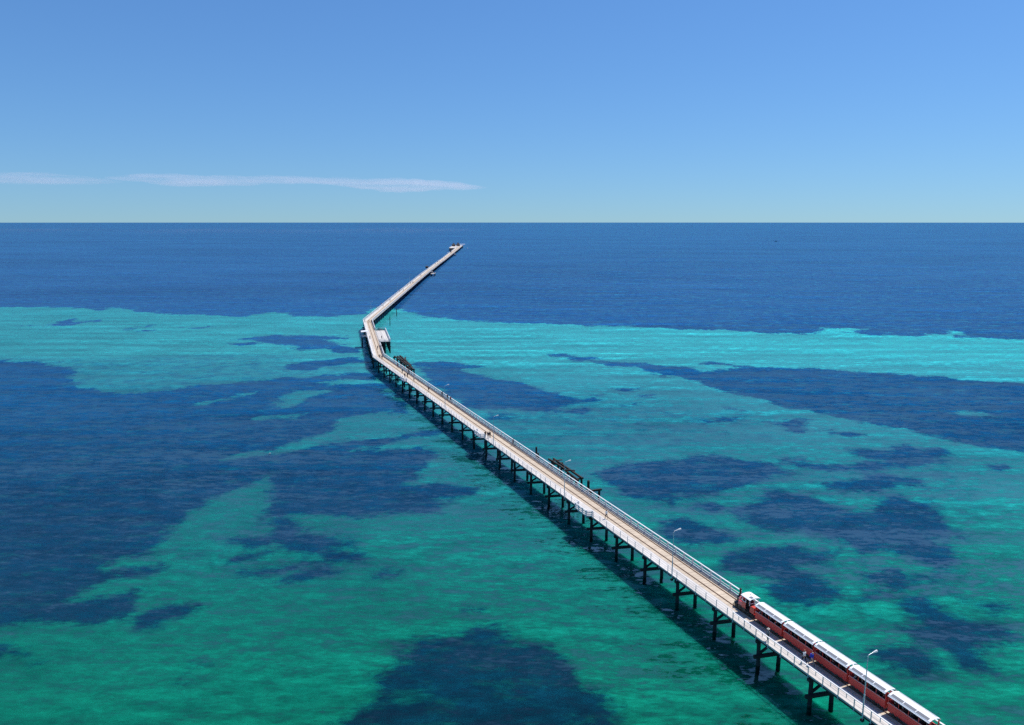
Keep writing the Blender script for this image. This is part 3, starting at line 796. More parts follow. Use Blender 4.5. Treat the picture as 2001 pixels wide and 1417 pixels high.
def bench(label, loc, rz, group=None):
    o = thing("bench", label, "bench", loc, rz, group)
    for k in range(3):
        q = MB(); q.box((0, -0.17 + 0.15 * k, 0.45), (1.8, 0.13, 0.05)); q.build("slat", M['old'], o)
    for k in range(2):
        q = MB(); q.box((0, 0.26, 0.62 + 0.18 * k), (1.8, 0.04, 0.14)); q.build("slat", M['old'], o)
    for x in (-0.75, 0.75):
        q = MB(); q.box((x, 0.0, 0.21), (0.08, 0.42, 0.42)); q.box((x, 0.22, 0.66), (0.07, 0.05, 0.48)); q.build("leg", M['galv'], o)
    return o
for k, xx in enumerate((34.8,)):
    for yy, wd_ in ((-1.5, "nearer the deck"), (-3.4, "nearer the water")):
        p = pf.matrix_world @ Vector((xx + 1.2, yy, 0))
        bench("dark bench against the seaward fence of the side platform, " + wd_, p, rz1 + math.pi / 2 + math.pi, "benches on the side platform")

# white roofed shelter on the left of the middle stretch
sh = thing("shelter", "small shelter with a flat white roof on the left of the middle stretch", "shelter", deck_pt(1, 57.5, 0.0), math.atan2((LEFT[2] - LEFT[1]).y, (LEFT[2] - LEFT[1]).x))
for x in (-2.2, 2.2):
    for y in (0.35, 2.2):
        q = MB(); q.box((x, y, 0.9), (0.12, 0.12, 2.6)); q.build("post", M['galv'], sh)
q = MB(); q.hexa([(-2.6, -0.6, 2.35), (2.6, -0.6, 2.35), (2.6, 2.6, 2.05), (-2.6, 2.6, 2.05), (-2.6, -0.6, 2.43), (2.6, -0.6, 2.43), (2.6, 2.6, 2.13), (-2.6, 2.6, 2.13)])
q.build("roof", M['white'], sh)
floor_boards(sh, -2.6, 2.6, 0.06, 2.5, -0.1, 0.3, M['walk'], "floor_boards")
for x in (-2.3, 0, 2.3): inst(pile_me, "pile", sh, (x, 2.2, -DECK - 0.12))

# lower landing stages on the right of the far straight
def landing(label, i, u, length, depth):
    w = deck_w(i, u); p = deck_pt(i, u, w); q0 = deck_pt(i, u + 5, deck_w(i, u + 5))
    o = thing("landing_stage", label, "landing stage", (p.x + 0.1, p.y, 0), math.atan2((q0 - p).y, (q0 - p).x), "landing stages off the far straight")
    floor_boards(o, -length / 2, length / 2, -depth, -0.1, 1.5, 0.5, M['walk'])
    for x in (-length / 2 + 0.3, 0, length / 2 - 0.3):
        inst(pile_me, "pile", o, (x, -depth + 0.3, -1.6)); inst(pile_me, "pile", o, (x, -0.4, -2.1))
    for x in (-length / 2 + 0.1, length / 2 - 0.1):
        q = MB(); q.box((x, -depth + 0.12, 2.0), (0.2, 0.2, 1.1)); q.build("post", M['white'], o)
    q = MB(); q.bar((-length / 2, -depth + 0.12, 2.5), (length / 2, -depth + 0.12, 2.5), 0.16, 0.12); q.build("rail", M['white'], o)
    for x in (-1.2, 1.2):
        q = MB(); q.bar((x, -0.05, 4.9), (x, -depth + 0.9, 1.6), 0.12, 0.3); q.build("stair_stringer", M['white'], o)
    for k in range(12):
        f = (k + 0.5) / 12
        q = MB(); q.box((0, -0.15 - (depth - 1.1) * f, 4.0 - 2.4 * f), (2.3, 0.26, 0.05)); q.build("step", M['walk'], o)
    for x in (-1.35, 1.35):
        q = MB(); q.box((x, -0.3, 3.4), (0.16, 0.16, 4.6)); q.build("tall_post", M['white'], o)
    return o
landing("low landing stage with white stairs below the right edge of the far straight", 3, 66.0, 11.0, 4.6)
landing("small low landing stage close to the end platform", 6, 40.0, 7.0, 3.2)

# end platform with the two dark pyramid roofed huts
ep = thing("end_platform", "broad timber platform at the far end of the jetty", "platform", (-118.0, 1700.0, DECK), math.radians(91.5))
floor_boards(ep, -130.0, 0.0, 0.06, 13.0, 0.0, 1.2, M['walk'], "side_boards")
floor_boards(ep, 0.02, 62.0, -9.0, 13.0, 0.0, 1.2, M['walk'], "head_boards")
q = MB()
for x in range(-126, 62, 9):
    for y in ((12.4, 6.0) if x < 0 else (12.4, 6.0, -2.0, -8.5)): q.tube((x, y, -6.3), (x, y, -0.5), 0.26, 0.22, 6)
    q.bar((x, 12.9, -0.28), (x, 0.3 if x < 0 else -8.9, -0.28), 0.4, 0.4)
q.build("far_piles", M['dark'], ep, "stuff")
bpy.context.view_layer.update()
ring = [(-130, 0.2), (-130, 12.8), (61.8, 12.8), (61.8, -8.8), (0.2, -8.8)]
pts = []
for a, b in zip(ring[:-1], ring[1:]):
    m_ = max(1, round(math.dist(a, b) / 3.0))
    for k in range(m_): pts.append(ep.matrix_world @ Vector((a[0] + (b[0] - a[0]) * k / m_, a[1] + (b[1] - a[1]) * k / m_, 0)))
pts.append(ep.matrix_world @ Vector((0.2, -8.8, 0)))
white_fence("white_fence", "white fence round the end platform", pts)
M['slate'] = plain("dark_roof_sheeting", (0.020, 0.022, 0.032), 0.6)
M['glass'] = plain("dark_window_glass", (0.02, 0.025, 0.03), 0.1, 0, 0.6, 0.02)
M['wall'] = plain("weathered_wall_boards", (0.16, 0.12, 0.10), 0.8, 0, 0.3, 0.15)
def hut(label, x, y, w, hwall, hroof, roofmat='slate', name="hut", cat="hut", group=None):
    o = thing(name, label, cat, (x, y, DECK), math.radians(1.5), group)
    q = MB(); q.box((0, 0, hwall / 2), (w, w, hwall)); wl_ = q.build("wall", M['wall'], o)
    e = w / 2 + 0.6
    q = MB(); q.add([(-e, -e, hwall), (e, -e, hwall), (e, e, hwall), (-e, e, hwall), (-0.15, 0, hwall + hroof), (0.15, 0, hwall + hroof)],
                    [(3, 2, 1, 0), (0, 1, 5, 4), (1, 2, 5), (2, 3, 4, 5), (3, 0, 4)])
    q.build("roof", M[roofmat], o)
    for sx in (-1, 1):
        q = MB(); q.box((sx * w * 0.28, -w / 2 - 0.02, hwall * 0.55), (w * 0.22, 0.08, hwall * 0.4)); q.build("window", M['glass'], o)
    q = MB(); q.box((0, -w / 2 - 0.025, hwall * 0.4), (w * 0.16, 0.09, hwall * 0.8)); q.build("door", M['dark'], o)
    return o
hut("dark pyramid roofed hut at the far end, further from the white fence", -127.0, 1688.0, 7.6, 2.8, 5.0, group="dark huts at the far end of the jetty")
hut("dark pyramid roofed hut at the far end, the one beside the white end fence", -118.4, 1706.0, 7.6, 2.8, 5.4, group="dark huts at the far end of the jetty")
hut("low dark shelter on the left edge short of the end platform", -113.6, 1448.0, 3.2, 1.9, 1.0, name="shelter", cat="shelter", group="low dark shelters on the far straight")
hut("low dark shelter on the far straight, seaward of the second landing stage", -107.0, 1352.0, 2.8, 1.9, 0.9, name="shelter", cat="shelter", group="low dark shelters on the far straight")
hut("low dark shelter on the left edge above the landing stage with white stairs", -97.3, 884.0, 3.4, 1.9, 1.0, name="shelter", cat="shelter", group="low dark shelters on the far straight")
# white awning in front of the huts
aw = thing("awning", "white awning at the tip of the end platform", "awning", (-113.0, 1748.0, DECK), math.radians(1.5))
for x in (-6.5, 6.5):
    for y in (-3, 3):
        q = MB(); q.box((x, y, 1.4), (0.2, 0.2, 2.8)); q.build("post", M['white'], aw)
q = MB(); q.hexa([(-7.2, -3.6, 2.7), (7.2, -3.6, 2.7), (7.2, 3.6, 3.1), (-7.2, 3.6, 3.1), (-7.2, -3.6, 2.8), (7.2, -3.6, 2.8), (7.2, 3.6, 3.2), (-7.2, 3.6, 3.2)])
q.build("canopy", M['white'], aw)


# ------------------------------------------------------------------ the train
M['red'] = plain("red_carriage_paint", (0.62, 0.05, 0.042), 0.45, 0, 0.4, 0.08)
M['bright_red'] = plain("bright_red_engine_paint", (0.60, 0.07, 0.05), 0.35, 0, 0.5, 0.06)
M['rose'] = plain("faded_red_boiler_paint", (0.50, 0.090, 0.11), 0.25, 0, 0.6, 0.06)
M['black'] = plain("black_iron", (0.014, 0.014, 0.015), 0.5, 0, 0.4, 0.1)
M['roof_white'] = plain("white_roof_paint", (0.82, 0.82, 0.81), 0.4, 0, 0.4, 0.03)
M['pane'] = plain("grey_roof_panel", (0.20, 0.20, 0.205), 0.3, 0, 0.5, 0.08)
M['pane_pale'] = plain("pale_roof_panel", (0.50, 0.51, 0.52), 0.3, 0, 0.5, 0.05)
M['cream'] = plain("cream_paint", (0.62, 0.55, 0.38), 0.5)
M['pink'] = plain("pale_pink_hose", (0.60, 0.38, 0.36), 0.5)
M['iron'] = plain("greasy_grey_iron", (0.07, 0.068, 0.06), 0.55, 0.4)
M['cushion'] = plain("dark_seat_board", (0.06, 0.03, 0.025), 0.7)
MID = (RAIL_A + RAIL_B) / 2            # centre line of the track
BW = 1.42                              # body width

# local frames: x runs along the train towards land, y across towards the right edge, z up from the deck
wheel_mb = MB(); wheel_mb.lathe([(0.0, -0.05), (0.24, -0.05), (0.24, 0.04), (0.28, 0.04), (0.28, 0.07), (0.0, 0.07)], 14, 0, (0, 0, 0))
def wheel(parent, x, side, r=0.28):
    q = MB()
    c = Vector((x, side * 0.70, 0.075 + r))
    n = 14
    q.tube((x, side * 0.66, 0.075 + r), (x, side * 0.74, 0.075 + r), r, r, n)
    w_ = q.build("wheel", M['iron'], parent)
    q = MB(); q.tube((x, side * 0.62, 0.075 + r), (x, side * 0.78, 0.075 + r), r * 0.35, r * 0.35, 10); q.build("hub", M['black'], w_)

def carriage_model():
    L = 5.05; h = L / 2
    o = thing("railway_carriage", "", "carriage")
    q = MB(); q.box((0, 0, 0.47), (L - 0.5, 0.9, 0.16)); q.box((0, -0.5, 0.40), (L - 0.7, 0.06, 0.2)); q.box((0, 0.5, 0.40), (L - 0.7, 0.06, 0.2)); q.build("chassis", M['black'], o)
    for x in (-1.75, -1.15, 1.15, 1.75):
        for s_ in (-1, 1): wheel(o, x, s_, 0.2)
    q = MB(); q.box((0, 0, 0.58), (L - 0.06, BW - 0.06, 0.06)); q.build("floor", M['cushion'], o)
    for s_ in (-1, 1):
        q = MB(); q.box((0, s_ * (BW / 2 - 0.02), 0.83), (L - 0.08, 0.045, 0.95)); sp = q.build("side_panel", M['red'], o)
        q = MB(); q.box((0, s_ * (BW / 2 - 0.02), 1.33), (L - 0.06, 0.075, 0.045)); q.build("top_moulding", M['pink'] if s_ < 0 else M['red'], sp)
        if s_ < 0:
            q = MB(); q.box((0, s_ * (BW / 2 + 0.008), 0.44), (L - 0.10, 0.02, 0.05)); q.build("bottom_strip", M['red'], sp)
        for k in range(5):
            x = -h + 0.06 + (L - 0.12) * k / 4
            q = MB(); q.box((x, s_ * (BW / 2 - 0.03), 1.74), (0.055, 0.05, 0.86)); q.build("window_post", M['red'], o)
    for e in (-1, 1):
        x = e * (h - 0.03)
        q = MB(); q.box((x, 0, 0.95), (0.05, BW - 0.1, 1.2)); q.build("end_panel", M['red'], o)
        q = MB(); q.box((x, -BW / 2 + 0.12, 1.75), (0.06, 0.16, 0.8)); q.build("corner_post", M['red'], o)
        q = MB(); q.box((x, BW / 2 - 0.12, 1.75), (0.06, 0.16, 0.8)); q.build("corner_post", M['red'], o)
    # benches across the carriage
    for k in range(5):
        x = -h + 0.55 + k * 0.98
        q = MB(); q.box((x, 0, 0.98), (0.36, BW - 0.14, 0.05)); b_ = q.build("bench", M['cushion'], o)
        q = MB(); q.box((x + 0.20, 0, 1.18), (0.05, BW - 0.14, 0.5)); q.build("bench_back", M['cushion'], b_)
    # arched roof: a flatter crown with falling flanks
    prof = [(-0.83, 2.13), (-0.72, 2.27), (-0.34, 2.40), (0.0, 2.435), (0.34, 2.40), (0.72, 2.27), (0.83, 2.13)]
    q = MB()
    vs = []
    for x in (-h + 0.01, h - 0.01):
        vs += [(x, y, z) for y, z in prof] + [(x, y, z - 0.05) for y, z in prof]
    n = len(prof); fs = []
    for k in range(n - 1):
        fs.append((k, 2 * n + k, 2 * n + k + 1, k + 1))
        fs.append((n + k, n + k + 1, 3 * n + k + 1, 3 * n + k))
        fs.append((k, k + 1, n + k + 1, n + k)); fs.append((2 * n + k, 3 * n + k, 3 * n + k + 1, 2 * n + k + 1))
    fs.append((0, n, 3 * n, 2 * n)); fs.append((n - 1, 3 * n - 1, 4 * n - 1, 2 * n - 1)) if False else None
    fs = [f for f in fs if f]
    fs.append((n - 1, 3 * n - 1, 4 * n - 1, 2 * n - 1))
    q.add(vs, fs)
    roof = q.build("roof", M['roof_white'], o)
    for s_ in (-1, 1):
        for k in range(3):
            x0 = -h + 0.22 + k * (L - 0.44) / 3 + 0.05; x1 = -h + 0.22 + (k + 1) * (L - 0.44) / 3 - 0.05
            q = MB()
            y0, z0, y1, z1 = 0.70 * s_, 2.285, 0.40 * s_, 2.387
            P = [(x0, y0, z0), (x1, y0, z0), (x1, y1, z1), (x0, y1, z1)]
            up = 0.012
            q.hexa([(a, b, c - 0.004) for a, b, c in P] + [(a, b, c + up) for a, b, c in P])
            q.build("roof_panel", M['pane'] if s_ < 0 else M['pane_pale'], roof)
        q = MB(); q.bar((-h + 0.01, s_ * 0.835, 2.115), (h - 0.01, s_ * 0.835, 2.115), 0.04, 0.06); q.build("gutter", M['roof_white'], roof)
    # coupling and hose at the seaward end
    q = MB(); q.box((-h - 0.12, 0, 0.5), (0.3, 0.12, 0.1)); q.build("coupling", M['iron'], o)
    q = MB(); q.path([(-h, -0.52, 1.10), (-h - 0.08, -0.54, 1.02), (-h - 0.16, -0.54, 1.01), (-h - 0.24, -0.52, 1.08)], 0.02, 6); q.build("hose", M['pink'], o)
    return o

GAPS = [225.98, 231.22, 236.50, 241.88]
centres = [GAPS[0] - 0.14 - 2.525] + [a + 0.13 + 2.53 for a in GAPS]
ordinal = ["red open sided carriage with white roof coupled directly behind the engine",
           "second red open sided carriage with white roof, counting from the engine",
           "third red open sided carriage, the middle one of the five behind the engine",
           "fourth red open sided carriage, beside the lamp post nearest to land",
           "fifth red open sided carriage, cut off by the edge of the photo"]
c0 = carriage_model()
cars = []
for k, (tc_, lb) in enumerate(zip(centres, ordinal)):
    c = c0 if k == 0 else copy_tree(c0)
    c.location = J(tc_, MID); c.rotation_euler = (0, 0, HEAD)
    c["label"] = lb; c["group"] = "red carriages of the jetty train"
    cars.append(c)

# the engine, its chimney towards the sea; local x = 0 at the front buffer
eng = thing("steam_engine", "small red steam engine with black chimney and white cab roof", "locomotive", J(216.45, MID), HEAD)
q = MB(); q.box((2.1, 0, 0.50), (3.9, 1.0, 0.22)); q.box((2.1, -0.58, 0.52), (3.7, 0.07, 0.16)); q.box((2.1, 0.58, 0.52), (3.7, 0.07, 0.16)); q.build("frame", M['black'], eng)
for x, r in ((0.55, 0.24), (1.25, 0.33), (2.0, 0.33), (3.0, 0.24), (3.7, 0.24)):
    for s_ in (-1, 1): wheel(eng, x, s_, r)
for s_ in (-1, 1):
    q = MB(); q.bar((1.2, s_ * 0.80, 0.40), (2.05, s_ * 0.80, 0.40), 0.04, 0.07); q.build("side_rod", M['iron'], eng)
    q = MB(); q.tube((0.32, s_ * 0.66, 0.55), (0.85, s_ * 0.66, 0.55), 0.17, 0.17, 12); q.build("cylinder", M['black'], eng)
# slatted cowcatcher
cc = MB(); cc.bar((0.05, -0.66, 0.52), (0.05, 0.66, 0.52), 0.1, 0.14); cow = cc.build("buffer_beam", M['cream'], eng)
for k in range(9):
    y = -0.6 + 0.15 * k
    q = MB(); q.bar((0.0, y, 0.46), (-0.42 + abs(y) * 0.25, y * 0.9, 0.12), 0.06, 0.05); q.build("cowcatcher_bar", M['cream'], cow)
q = MB(); q.bar((-0.34, -0.60, 0.12), (-0.34, 0.60, 0.12), 0.06, 0.06); q.build("cowcatcher_foot", M['cream'], cow)
# running board, boiler, smokebox
q = MB(); q.box((1.1, 0, 0.70), (2.1, 1.44, 0.05)); q.build("running_board", M['black'], eng)
q = MB(); q.lathe([(0.0, 0.18), (0.40, 0.20), (0.44, 0.26), (0.44, 0.60), (0.0, 0.60)], 20, 0, (0, 0, 1.16), 'X'); sb = q.build("smokebox", M['black'], eng, smooth=False)
q = MB(); q.tube((0.10, 0, 1.16), (0.19, 0, 1.16), 0.30, 0.34, 16); q.build("smokebox_door", M['iron'], sb)
q = MB(); q.lathe([(0.0, 0.60), (0.42, 0.60), (0.42, 1.75), (0.0, 1.75)], 20, 0, (0, 0, 1.16), 'X'); bo = q.build("boiler", M['rose'], eng)
for x in (0.72, 1.15):
    q = MB(); q.tube((x - 0.025, 0, 1.16), (x + 0.025, 0, 1.16), 0.432, 0.432, 20); q.build("boiler_band", M['pink'], bo)
q = MB(); q.lathe([(0.20, 1.52), (0.20, 1.72), (0.16, 1.82), (0.08, 1.86), (0.0, 1.87)], 14, 0, (1.0, 0, 0)); q.build("dome", M['rose'], bo)
q = MB(); q.lathe([(0.13, 1.50), (0.13, 1.66), (0.05, 1.74)], 12, 0, (1.42, 0, 0)); q.build("sand_dome", M['bright_red'], bo)
q = MB(); q.lathe([(0.17, 1.50), (0.14, 1.58), (0.12, 2.35), (0.16, 2.44), (0.17, 2.58), (0.13, 2.60)], 14, 0, (0.42, 0, 0)); q.build("chimney", M['black'], eng)
q = MB(); q.box((0.36, 0, 1.72), (0.2, 0.24, 0.24)); q.tube((0.22, 0, 1.72), (0.27, 0, 1.72), 0.10, 0.10, 12); q.build("headlamp", M['black'], eng)
# side tanks
for s_ in (-1, 1):
    q = MB(); q.box((1.28, s_ * 0.58, 1.00), (0.72, 0.24, 0.54)); q.build("side_tank", M['rose'], eng)
    q = MB(); q.path([(0.20, s_ * 0.62, 0.75), (0.20, s_ * 0.58, 1.25), (0.55, s_ * 0.50, 1.42), (1.7, s_ * 0.50, 1.50)], 0.018, 6); q.build("handrail", M['cream'], eng)
# cab
q = MB(); q.box((2.05, -0.70, 1.10), (0.72, 0.05, 0.98)); q.box((2.05, 0.70, 1.10), (0.72, 0.05, 0.98)); q.box((1.74, 0, 1.25), (0.05, 1.36, 1.26)); cab = q.build("cab_side", M['bright_red'], eng)
q = MB(); q.box((2.65, 0, 0.70), (1.3, 1.30, 0.06)); q.build("cab_floor", M['black'], eng)
for x in (1.75, 2.40, 3.20):
    for s_ in (-1, 1):
        q = MB(); q.box((x, s_ * 0.69, 1.98), (0.06, 0.06, 0.95)); q.build("cab_post", M['roof_white'], cab)
for s_ in (-1, 1):
    q = MB(); q.box((2.08, s_ * 0.69, 1.62), (0.62, 0.05, 0.06)); q.build("window_sill", M['roof_white'], cab)
for y in (-0.42, 0.42):
    q = MB(); q.tube((1.70, y, 1.62), (1.765, y, 1.62), 0.15, 0.15, 14); q.build("round_window", M['glass'], cab)
q = MB(); q.bar((3.2, -0.69, 1.75), (3.2, 0.69, 1.75), 0.05, 0.05); q.build("rear_rail", M['roof_white'], cab)
prof = [(-0.86, 2.38), (-0.55, 2.50), (0.0, 2.55), (0.55, 2.50), (0.86, 2.38)]
q = MB(); vs = []
for x in (1.52, 3.42): vs += [(x, y, z) for y, z in prof] + [(x, y, z - 0.05) for y, z in prof]
n = 5; fs = []
for k in range(4):
    fs += [(k, 2 * n + k, 2 * n + k + 1, k + 1), (n + k, n + k + 1, 3 * n + k + 1, 3 * n + k), (k, k + 1, n + k + 1, n + k), (2 * n + k, 3 * n + k, 3 * n + k + 1, 2 * n + k + 1)]
fs += [(0, n, 3 * n, 2 * n), (n - 1, 3 * n - 1, 4 * n - 1, 2 * n - 1)]
q.add(vs, fs); rf = q.build("cab_roof", M['roof_white'], eng)
q = MB(); q.hexa([(2.75, -0.52, 2.506), (3.28, -0.52, 2.506), (3.28, -0.10, 2.545), (2.75, -0.10, 2.545), (2.75, -0.52, 2.53), (3.28, -0.52, 2.53), (3.28, -0.10, 2.565), (2.75, -0.10, 2.565)]); q.build("roof_panel", M['pane'], rf)
q = MB(); q.lathe([(0.05, 2.54), (0.05, 2.64), (0.0, 2.66)], 10, 0, (2.3, 0.1, 0)); q.build("whistle", M['iron'], rf)
q = MB(); q.tube((1.74, 0, 1.2), (1.96, 0, 1.2), 0.36, 0.36, 16); q.build("firebox_back", M['black'], cab)
# rear bunker
q = MB()
q.hexa([(3.22, -0.70, 0.66), (4.10, -0.70, 0.66), (4.10, 0.70, 0.66), (3.22, 0.70, 0.66), (3.30, -0.66, 1.55), (4.06, -0.66, 1.55), (4.06, 0.66, 1.55), (3.30, 0.66, 1.55)])
bk = q.build("bunker", M['bright_red'], eng)
q = MB(); q.box((3.68, 0, 1.565), (0.05, 1.3, 0.03)); q.build("lid_seam", M['red'], bk)
q = MB(); q.box((4.12, 0, 0.62), (0.08, 1.36, 0.16)); q.build("rear_buffer_beam", M['red'], eng)
for s_ in (-1, 1):
    q = MB(); q.box((2.82, s_ * 0.74, 0.42), (0.42, 0.12, 0.04)); q.box((2.82, s_ * 0.74, 0.62), (0.04, 0.04, 0.4)); q.build("step", M['iron'], eng)
    q = MB(); q.box((2.28, s_ * 0.76, 0.52), (0.5, 0.10, 0.28)); q.build("toolbox", M['iron'], eng)
q = MB(); q.box((4.25, 0, 0.5), (0.3, 0.12, 0.1)); q.build("coupling", M['iron'], eng)

# ------------------------------------------------------------------ people
SKIN = plain("skin", (0.48, 0.29, 0.21), 0.6, 0, 0.3, 0.03)
def cloth(name, c): return plain(name, c, 0.9, 0, 0.1, 0.08)
def person_mesh(name, pose):
    """one skinned body; material slots: 0 skin, 1 top, 2 trousers, 3 hair, 4 shoes"""
    sit = pose == 'sit'
    bm = bmesh.new()
    lay = bm.verts.layers.skin.verify()
    def v(co, r):
        w_ = bm.verts.new(co); w_[lay].radius = (r[0], r[1]) if isinstance(r, tuple) else (r, r); return w_
    hz = 0.98
    root = v((0, 0, hz), (0.165, 0.125)); root[lay].use_root = True
    sp = [root]
    for co, r in (((0.01, 0, hz + 0.17), (0.150, 0.110)), ((0.02, 0, hz + 0.36), (0.175, 0.125)), ((0.01, 0, hz + 0.48), (0.13, 0.10)), ((0.015, 0, hz + 0.56), 0.058), ((0.03, 0, hz + 0.63), 0.075), ((0.035, 0, hz + 0.71), 0.098), ((0.03, 0, hz + 0.77), 0.075)):
        w_ = v(co, r); bm.edges.new((sp[-1], w_)); sp.append(w_)
    chest = sp[2]
    fingers = []
    def chain(start, pts):
        p = start
        for co, r in pts:
            w_ = v(co, r); bm.edges.new((p, w_)); p = w_
    for s_ in (-1, 1):
        if pose == 'walk': kx, ax, hx, ex = (0.17 * s_ + 0.04, 0.30 * s_ - 0.05, -0.22 * s_, -0.10 * s_ - 0.03)
        elif pose == 'stand': kx, ax, hx, ex = 0.02, -0.01, 0.08, -0.03
        else: kx, ax, hx, ex = 0.42, 0.44, 0.34, 0.03
        if sit:
            chain(root, [((0.06, 0.10 * s_, hz - 0.02), 0.095), ((kx, 0.11 * s_, hz + 0.02), 0.065), ((ax, 0.11 * s_, hz - 0.24), 0.055), ((ax - 0.02, 0.11 * s_, hz - 0.44), 0.042), ((ax + 0.12, 0.115 * s_, hz - 0.47), 0.040)])
        else:
            lift = 0.06 if (pose == 'walk' and s_ < 0) else 0.0
            chain(root, [((0.0, 0.10 * s_, hz - 0.10), 0.095), ((kx, 0.10 * s_, 0.50), 0.066), ((ax, 0.10 * s_, 0.26 + lift), 0.056), ((ax - 0.01, 0.10 * s_, 0.08 + lift), 0.042), ((ax + 0.13, 0.115 * s_, 0.045 + lift * 0.7), 0.040)])
        wr = (hx, 0.25 * s_, hz - 0.08 if not sit else hz + 0.08)
        chain(chest, [((0.01, 0.17 * s_, hz + 0.43), 0.070), ((ex, 0.235 * s_, hz + 0.15), 0.046), (wr, 0.032), ((wr[0] + (0.02 if not sit else 0.07), wr[1], wr[2] - (0.08 if not sit else 0.0)), (0.040, 0.022))])
        fingers.append((wr, s_))
    me = bpy.data.meshes.new(name); bm.to_mesh(me); bm.free()
    ob = bpy.data.objects.new(name, me); COL.objects.link(ob)
    ob.modifiers.new("skin", 'SKIN'); sub = ob.modifiers.new("sub", 'SUBSURF'); sub.levels = 1
    dg = bpy.context.evaluated_depsgraph_get()
    res = bpy.data.meshes.new_from_object(ob.evaluated_get(dg))
    bpy.data.objects.remove(ob)
    bm = bmesh.new(); bm.from_mesh(res)
    for f in bm.faces:
        c = f.calc_center_median(); rel = c.z - hz
        arm = abs(c.y) > 0.19
        if rel > 0.575: f.material_index = 3 if (rel > 0.735 or (c.x < 0.015 and rel > 0.62)) else 0
        elif rel > 0.50: f.material_index = 0
        elif arm and (rel < 0.18 if not sit else rel < 0.22 and c.x > 0.1): f.material_index = 0
        elif rel > -0.03 and not (sit and c.x > 0.13): f.material_index = 1
        elif (not sit and c.z < 0.10) or (sit and rel < -0.40): f.material_index = 4
        else: f.material_index = 2
        f.smooth = True
    q = MB()
    for wr, s_ in fingers:                            # four unequal bent fingers and a thumb, rooted inside the palm
        down = not sit
        for k, ln in enumerate((0.070, 0.080, 0.076, 0.058)):
            off = (-0.027 + 0.018 * k)
            if down:
                a = (wr[0] + 0.02 + off, wr[1], wr[2] - 0.075); b = (a[0] + 0.006, a[1], a[2] - ln * 0.6); c = (b[0] + 0.006, b[1] - 0.018 * s_, b[2] - ln * 0.45)
            else:
                a = (wr[0] + 0.07, wr[1] + off, wr[2]); b = (a[0] + ln * 0.6, a[1], a[2] - 0.006); c = (b[0] + ln * 0.35, b[1], b[2] - 0.03)
            q.tube(a, b, 0.0095, 0.0085, 5); q.tube(b, c, 0.0085, 0.0065, 5)
        if down: q.tube((wr[0] + 0.035, wr[1], wr[2] - 0.03), (wr[0] + 0.075, wr[1] - 0.01 * s_, wr[2] - 0.085), 0.012, 0.008, 5)
        else: q.tube((wr[0] + 0.03, wr[1] - 0.02 * s_, wr[2]), (wr[0] + 0.085, wr[1] - 0.055 * s_, wr[2] - 0.005), 0.012, 0.008, 5)
    hx_ = 0.035                                        # nose, ears, eyes
    q.hexa([(hx_ + 0.088, -0.014, hz + 0.665), (hx_ + 0.125, -0.010, hz + 0.665), (hx_ + 0.125, 0.010, hz + 0.665), (hx_ + 0.088, 0.014, hz + 0.665), (hx_ + 0.085, -0.006, hz + 0.712), (hx_ + 0.095, -0.005, hz + 0.712), (hx_ + 0.095, 0.005, hz + 0.712), (hx_ + 0.085, 0.006, hz + 0.712)])
    for s_ in (-1, 1): q.box((hx_ - 0.005, s_ * 0.098, hz + 0.685), (0.035, 0.018, 0.055))
    base = [bm.verts.new(p) for p in q.v]
    for f in q.f:
        nf = bm.faces.new([base[i] for i in f]); nf.material_index = 0
    e_ = MB()
    for s_ in (-1, 1): e_.box((hx_ + 0.088, s_ * 0.036, hz + 0.70), (0.012, 0.022, 0.012))
    e_.box((hx_ + 0.088, 0, hz + 0.635), (0.012, 0.045, 0.010))
    base = [bm.verts.new(p) for p in e_.v]
    for f in e_.f:
        nf = bm.faces.new([base[i] for i in f]); nf.material_index = 3
    bm.to_mesh(res); bm.free()
    idx = [0] * len(res.polygons); res.polygons.foreach_get('material_index', idx)
    res.materials.clear()
    for k in range(5): res.materials.append(SKIN)
    res.polygons.foreach_set('material_index', idx)
    return res
POSES = {k: person_mesh("person_" + k, k) for k in ('walk', 'stand', 'sit')}
CL = {n_: cloth(n_ + "_cloth", c) for n_, c in dict(black=(0.015, 0.015, 0.018), navy=(0.02, 0.028, 0.06), white=(0.72, 0.72, 0.70), blue=(0.03, 0.06, 0.42), red=(0.28, 0.025, 0.03), grey=(0.20, 0.20, 0.21), khaki=(0.28, 0.23, 0.15), denim=(0.05, 0.075, 0.13), teal=(0.03, 0.16, 0.17), pale=(0.50, 0.47, 0.42)).items()}
HAIR = {n_: plain(n_ + "_hair", c, 0.7) for n_, c in dict(black=(0.012, 0.010, 0.009), brown=(0.05, 0.028, 0.018), ginger=(0.34, 0.10, 0.05), grey=(0.35, 0.34, 0.33)).items()}
def person(label, loc, rz, pose='walk', top='black', legs='navy', hair='brown', group=None, scale=1.0, shoes='black'):
    o = bpy.data.objects.new("person", POSES[pose]); COL.objects.link(o)
    o.location = loc; o.rotation_euler = (0, 0, rz); o.scale = (scale,) * 3
    for k, m_ in enumerate((SKIN, CL[top], CL[legs], HAIR[hair], CL[shoes])):
        o.material_slots[k].link = 'OBJECT'; o.material_slots[k].material = m_
    return tag(o, label, "person", group)
def hat(parent, mat, brim=0.19):
    q = MB(); q.lathe([(brim, 1.705), (brim, 1.72), (0.11, 1.735), (0.10, 1.80), (0.06, 1.83), (0.0, 1.835)], 14, 0, (0.03, 0, 0)); q.build("hat", mat, parent)
